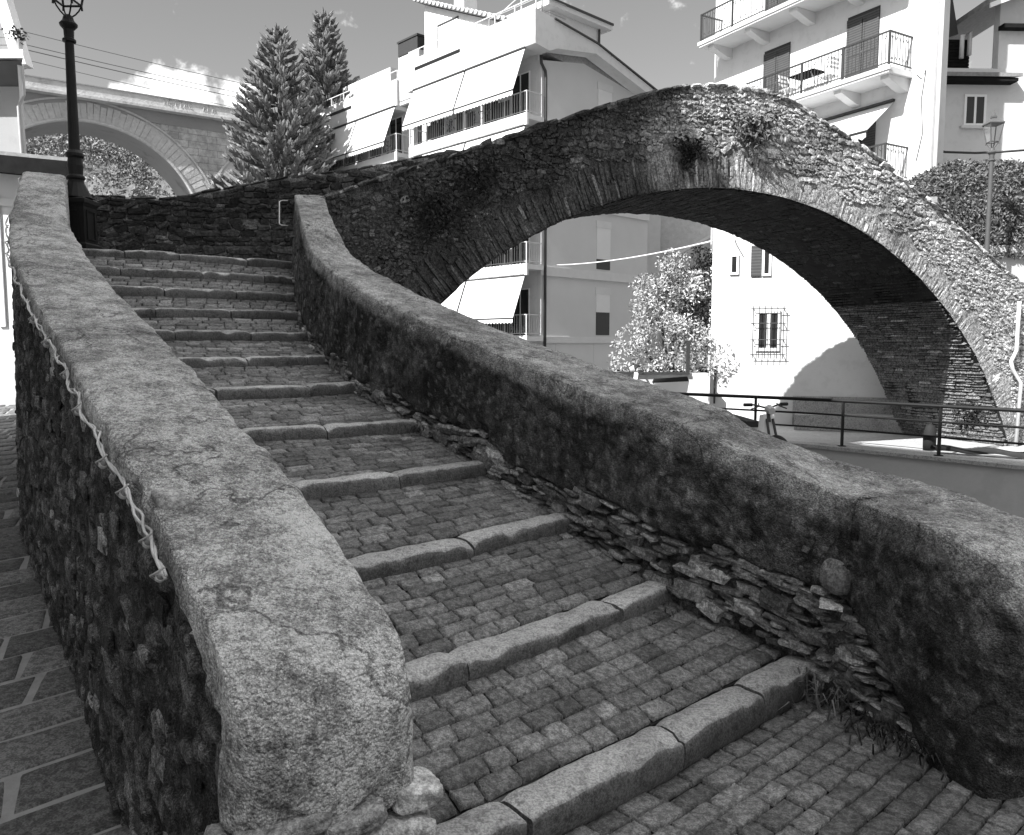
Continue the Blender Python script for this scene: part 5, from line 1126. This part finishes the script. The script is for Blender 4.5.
for c in (ac - off2, ac, ac + off2, ac + 2 * off2):
    a = np.linspace(-math.pi / 2, math.pi / 2, 49)
    def ring(r, y): return np.stack([c + r * np.sin(a), np.full(49, y), azc + r * np.cos(a)], 1)
    m = MB(); m.grid(np.stack([ring(ar, 0), ring(ar, 1.4), ring(ar, 2.8), ring(ar, 4.2)], 1)); m.build('vault', 'viaduct_under', vd, True)
    m = MB(); m.grid(np.stack([ring(ar + .001, .0), ring(ar, -.16), ring(ar + .22, -.16), ring(ar + .22, 0)], 1)); m.build('arch_edge', 'viaduct_band', vd, True)
    m = MB(); m.grid(np.stack([ring(ar + .22, -.05), ring(ar + 1.6, -.05), ring(ar + 1.6, 0)], 1)); m.grid(np.stack([ring(ar + 1.6, -.12), ring(ar + 1.75, -.12), ring(ar + 1.75, 0), ring(ar + 1.6, 0)], 1)); m.build('arch_band', 'viaduct_band', vd)
    m = MB()
    for k in range(64):
        q_ = random.uniform(1.3, 1.5); aa = -math.pi / 2 + math.pi * (k + .5) / 64; w_ = math.pi / 64 * random.uniform(.40, .5)
        p = [(c + r * math.sin(aa + s_), -.055, azc + r * math.cos(aa + s_)) for (r, s_) in ((ar + .24, -w_), (ar + .24, w_), (ar + q_, w_), (ar + q_, -w_))]; q = [(x, -.07 - .04 * random.random(), z) for x, _, z in p]; m.hexa(p + q)
    m.build('voussoirs', 'viaduct_band', vd)
    for sgn in (-1, 1): pass
m = MB()
for c in (ac - 1.5 * off2, ac - .5 * off2, ac + .5 * off2, ac + 1.5 * off2): m.box(c - .6, c + .6, .05, 4.15, -1, azc); m.box(c - .55, c + .1, -.9, -.003, -1, azc + 2.6)
m.build('pier', 'viaduct_stone', vd)
part(vd, 'cornice_shadow', 'viaduct_under', lambda m: m.box(-30, 60, -.06, 4.26, ZT - 1.95, ZT - 1.06)); part(vd, 'cornice', 'viaduct_band', lambda m: m.box(-30, 60, -.85, 4.9, ZT - 1.05, ZT - .85))  # darker band below the cornice stands for its cast shadow
part(vd, 'parapet', 'viaduct_band', lambda m: m.box(-30, 60, -.55, -.2, ZT - .848, ZT - .06)); part(vd, 'parapet_cap', 'viaduct_under', lambda m: m.box(-30, 60, -.62, -.12, ZT - .058, ZT + .02)); part(vd, 'trackbed', 'earth', lambda m: m.box(-30, 60, -.18, 4.6, ZT - .84, ZT - .5))
def letters(text, x0, z0, h, parent):
    S5 = dict(N=[(0, 0, 0, 1), (0, 1, .6, 0), (.6, 0, .6, 1)], E=[(0, 0, 0, 1), (0, 1, .55, 1), (0, .5, .45, .5), (0, 0, .55, 0)], I=[(.3, 0, .3, 1)], T=[(.3, 0, .3, 1), (0, 1, .6, 1)], A=[(0, 0, .3, 1), (.3, 1, .6, 0), (.15, .45, .45, .45)], C=[(.6, .9, .2, 1), (.2, 1, 0, .5), (0, .5, .2, 0), (.2, 0, .6, .1)], F=[(0, 0, 0, 1), (0, 1, .55, 1), (0, .5, .45, .5)], R=[(0, 0, 0, 1), (0, 1, .5, .9), (.5, .9, .5, .6), (.5, .6, 0, .5), (.1, .5, .6, 0)], O=[(0, .5, .3, 1), (.3, 1, .6, .5), (.6, .5, .3, 0), (.3, 0, 0, .5)], P=[(0, 0, 0, 1), (0, 1, .5, .9), (.5, .9, .5, .6), (.5, .6, 0, .5)])
    m = MB(); x = x0
    for ch in text:
        for (a, b, c, d) in S5.get(ch, []): m.tube([(x + a * h, -.556, z0 + b * h), (x + c * h, -.556, z0 + d * h)],   .034, 4)
        x += h * (.88 if ch != ' ' else .9)
    return m.build('graffiti_lettering', 'graffiti', parent)
letters('NEITAC', 10.15, ZT - .56, .42, vd); letters('AFA', 13.1, ZT - .58, .40, vd)
def hillz(x, y): return np.clip(.265 * y - 2 - np.clip(98 - y, 0, 40) * 1.1, 0, 46) * np.clip((-.19 * y - x) / 9, 0.02, 1) * np.clip(1 - (y - 150) / 170, 0, 1)
mb = MB(); xs = np.linspace(-190, 260, 150); ys = np.linspace(74, 330, 80); X, Y = np.meshgrid(xs, ys); fl = np.stack([X.ravel(), Y.ravel(), np.zeros(X.size)], 1)
Hh = hillz(fl[:, 0], fl[:, 1]) + fbm(fl, .03, 4, 3) * 1.5 - 1
mb.grid(np.c_[fl[:, :2], Hh].reshape(80, 150, 3)); hill = struct('hill', mb, 'hill_green', True)
# brush and small trees covering the hill
mb = MB(); rg = np.random.default_rng(12); n = 3000; bx, by = rg.uniform(-75, -12, n), rg.uniform(78, 150, n)
bz = hillz(bx, by) - .8
for k in range(n):
    r_ = rg.uniform(.6, 1.9); m_ = 46; v = rg.normal(0, 1, (m_, 3)); v /= np.linalg.norm(v, axis=1, keepdims=True); v[:, 2] = np.abs(v[:, 2])
    leaves(mb, np.array([bx[k], by[k], bz[k] + .6 + rg.uniform(-1, 2)]) + v * r_ * rg.uniform(.7, 1.1, (m_, 1)), .24, rg.uniform(.5, 1.5, m_) * rg.uniform(.6, 1.4), rg)
o = mb.build('hillside_brush', 'hill_leaf', None, fix=False); tag(o, 'sunlit brush and small trees covering the hill beyond the viaduct', 'brush', kind='stuff')

# ================================================================== TWO-WHEELERS AND SMALL THINGS BEYOND THE PARAPET
def scooter(loc, rz, label):
    t = thing('motor_scooter', label, 'scooter', loc, rz, 'motor scooters parked beyond the parapet')
    def wheel(y):
        m = MB(); rr, tr_ = .20, .065; P = np.array([[(tr_ * .8 * math.cos(b), y + (rr + tr_ * math.sin(b)) * math.cos(a), .265 + (rr + tr_ * math.sin(b)) * math.sin(a)) for b in np.linspace(0, 2 * math.pi, 11)] for a in np.linspace(0, 2 * math.pi, 29)])
        m.grid(P); w = m.build('wheel', 'tyre', t, True); part(w, 'hub', 'white_paint', lambda m: m.tube([(-.05, y, .265), (.05, y, .265)], .13, 14)); return w
    wheel(-.62); wheel(.62)
    part(t, 'front_shield', 'white_paint', lambda m: m.hexa([(-.16, -.44, .35), (.16, -.44, .35), (.20, -.36, .38), (-.20, -.36, .38), (-.07, -.36, .92), (.07, -.36, .92), (.10, -.28, .90), (-.10, -.28, .90)]))
    part(t, 'front_mudguard', 'tyre', lambda m: m.tube([(0, -.62 + .31 * math.cos(a), .265 + .31 * math.sin(a)) for a in np.linspace(.3, 2.6, 9)], .06, 8), True)
    part(t, 'fork', 'dark_metal', lambda m: (m.tube([(-.07, -.62, .265), (-.05, -.40, .85)], .02, 6), m.tube([(.07, -.62, .265), (.05, -.40, .85)], .02, 6), m.tube([(0, -.38, .8), (0, -.33, 1.04)], .03, 8)))
    hb = part(t, 'handlebar', 'dark_metal', lambda m: m.tube([(-.34, -.28, 1.06), (-.22, -.30, 1.06), (-.06, -.33, 1.02), (.06, -.33, 1.02), (.22, -.30, 1.06), (.34, -.28, 1.06)], .014, 8))
    for s_ in (-1, 1): part(hb, 'grip', 'tyre', lambda m: m.tube([(s_ * .24, -.30, 1.06), (s_ * .37, -.275, 1.06)], .026, 8)); part(hb, 'brake_lever', 'dark_metal', lambda m: m.tube([(s_ * .15, -.33, 1.08), (s_ * .18, -.38, 1.04), (s_ * .30, -.37, 1.0)], .011, 6))
    part(t, 'headlamp', 'light_metal', lambda m: m.tube([(0, -.46, .97), (0, -.36, 1.0)], [.055, .07], 10))
    part(t, 'floorboard', 'tyre', lambda m: m.box(-.15, .15, -.36, .12, .30, .35)); part(t, 'rear_body', 'white_paint', lambda m: m.hexa([(-.14, .08, .32), (.14, .08, .32), (.12, .80, .48), (-.12, .80, .48), (-.14, .06, .68), (.14, .06, .68), (.10, .84, .72), (-.10, .84, .72)]))
    part(t, 'seat', 'tyre', lambda m: m.hexa([(-.14, .04, .68), (.14, .04, .68), (.10, .84, .722), (-.10, .84, .722), (-.11, .08, .77), (.11, .08, .77), (.08, .80, .82), (-.08, .80, .82)]))
    return t
sc = scooter((3.79, 12.4, -.36), R(14), 'white motor scooter with black grips parked facing us just beyond the right parapet')
s2 = copy_tree(sc); s2.location = (3.1, 17.9, .08); s2.rotation_euler.z = R(-95); s2['label'] = 'white motor scooter side-on by the low garden wall, mostly hidden by the parapet'
mb = MB(); mb.add([(2.0, 10.6, -.25), (5.2, 10.6, -.25), (5.2, 13.6, -.25), (2.0, 15.6, -.25)], [range(4)]); struct('parking_terrace', mb, 'earth')
mb = MB(); mb.box(1.4, 4.5, 17.3, 18.5, -.5, .08); struct('pavement', mb, 'kerb_stone')
bo = MB(); bo.lathe([(.11, 0), (.115, .25), (.10, .36), (.07, .44), (.02, .48)], n=12); o = bo.build('refuse_sack', 'tyre', None, True); o.location = (7.62, 14.5, -.31); tag(o, 'small upright black sack standing at the foot of the sunlit pier', 'sack')
mb = MB(); xs = np.linspace(0, 1.9, 30); P = np.array([[(7.5 + x * .85 + .0, 14.15 - x * .62 + o_, -.27 + z + .02 * math.sin(x * 9)) for (o_, z) in ((-.10, 0), (-.08, .06), (.05, .09), (.12, 0))] for x in xs]); mb.grid(P)
o = mb.build('shadow_strip', 'joint', None, True); tag(o, 'narrow dark strip standing for a cast shadow on the pavement before the sunlit pier', 'shade_strip')  # dark strip laid in place of a shadow on the ground

bpy.context.view_layer.update()
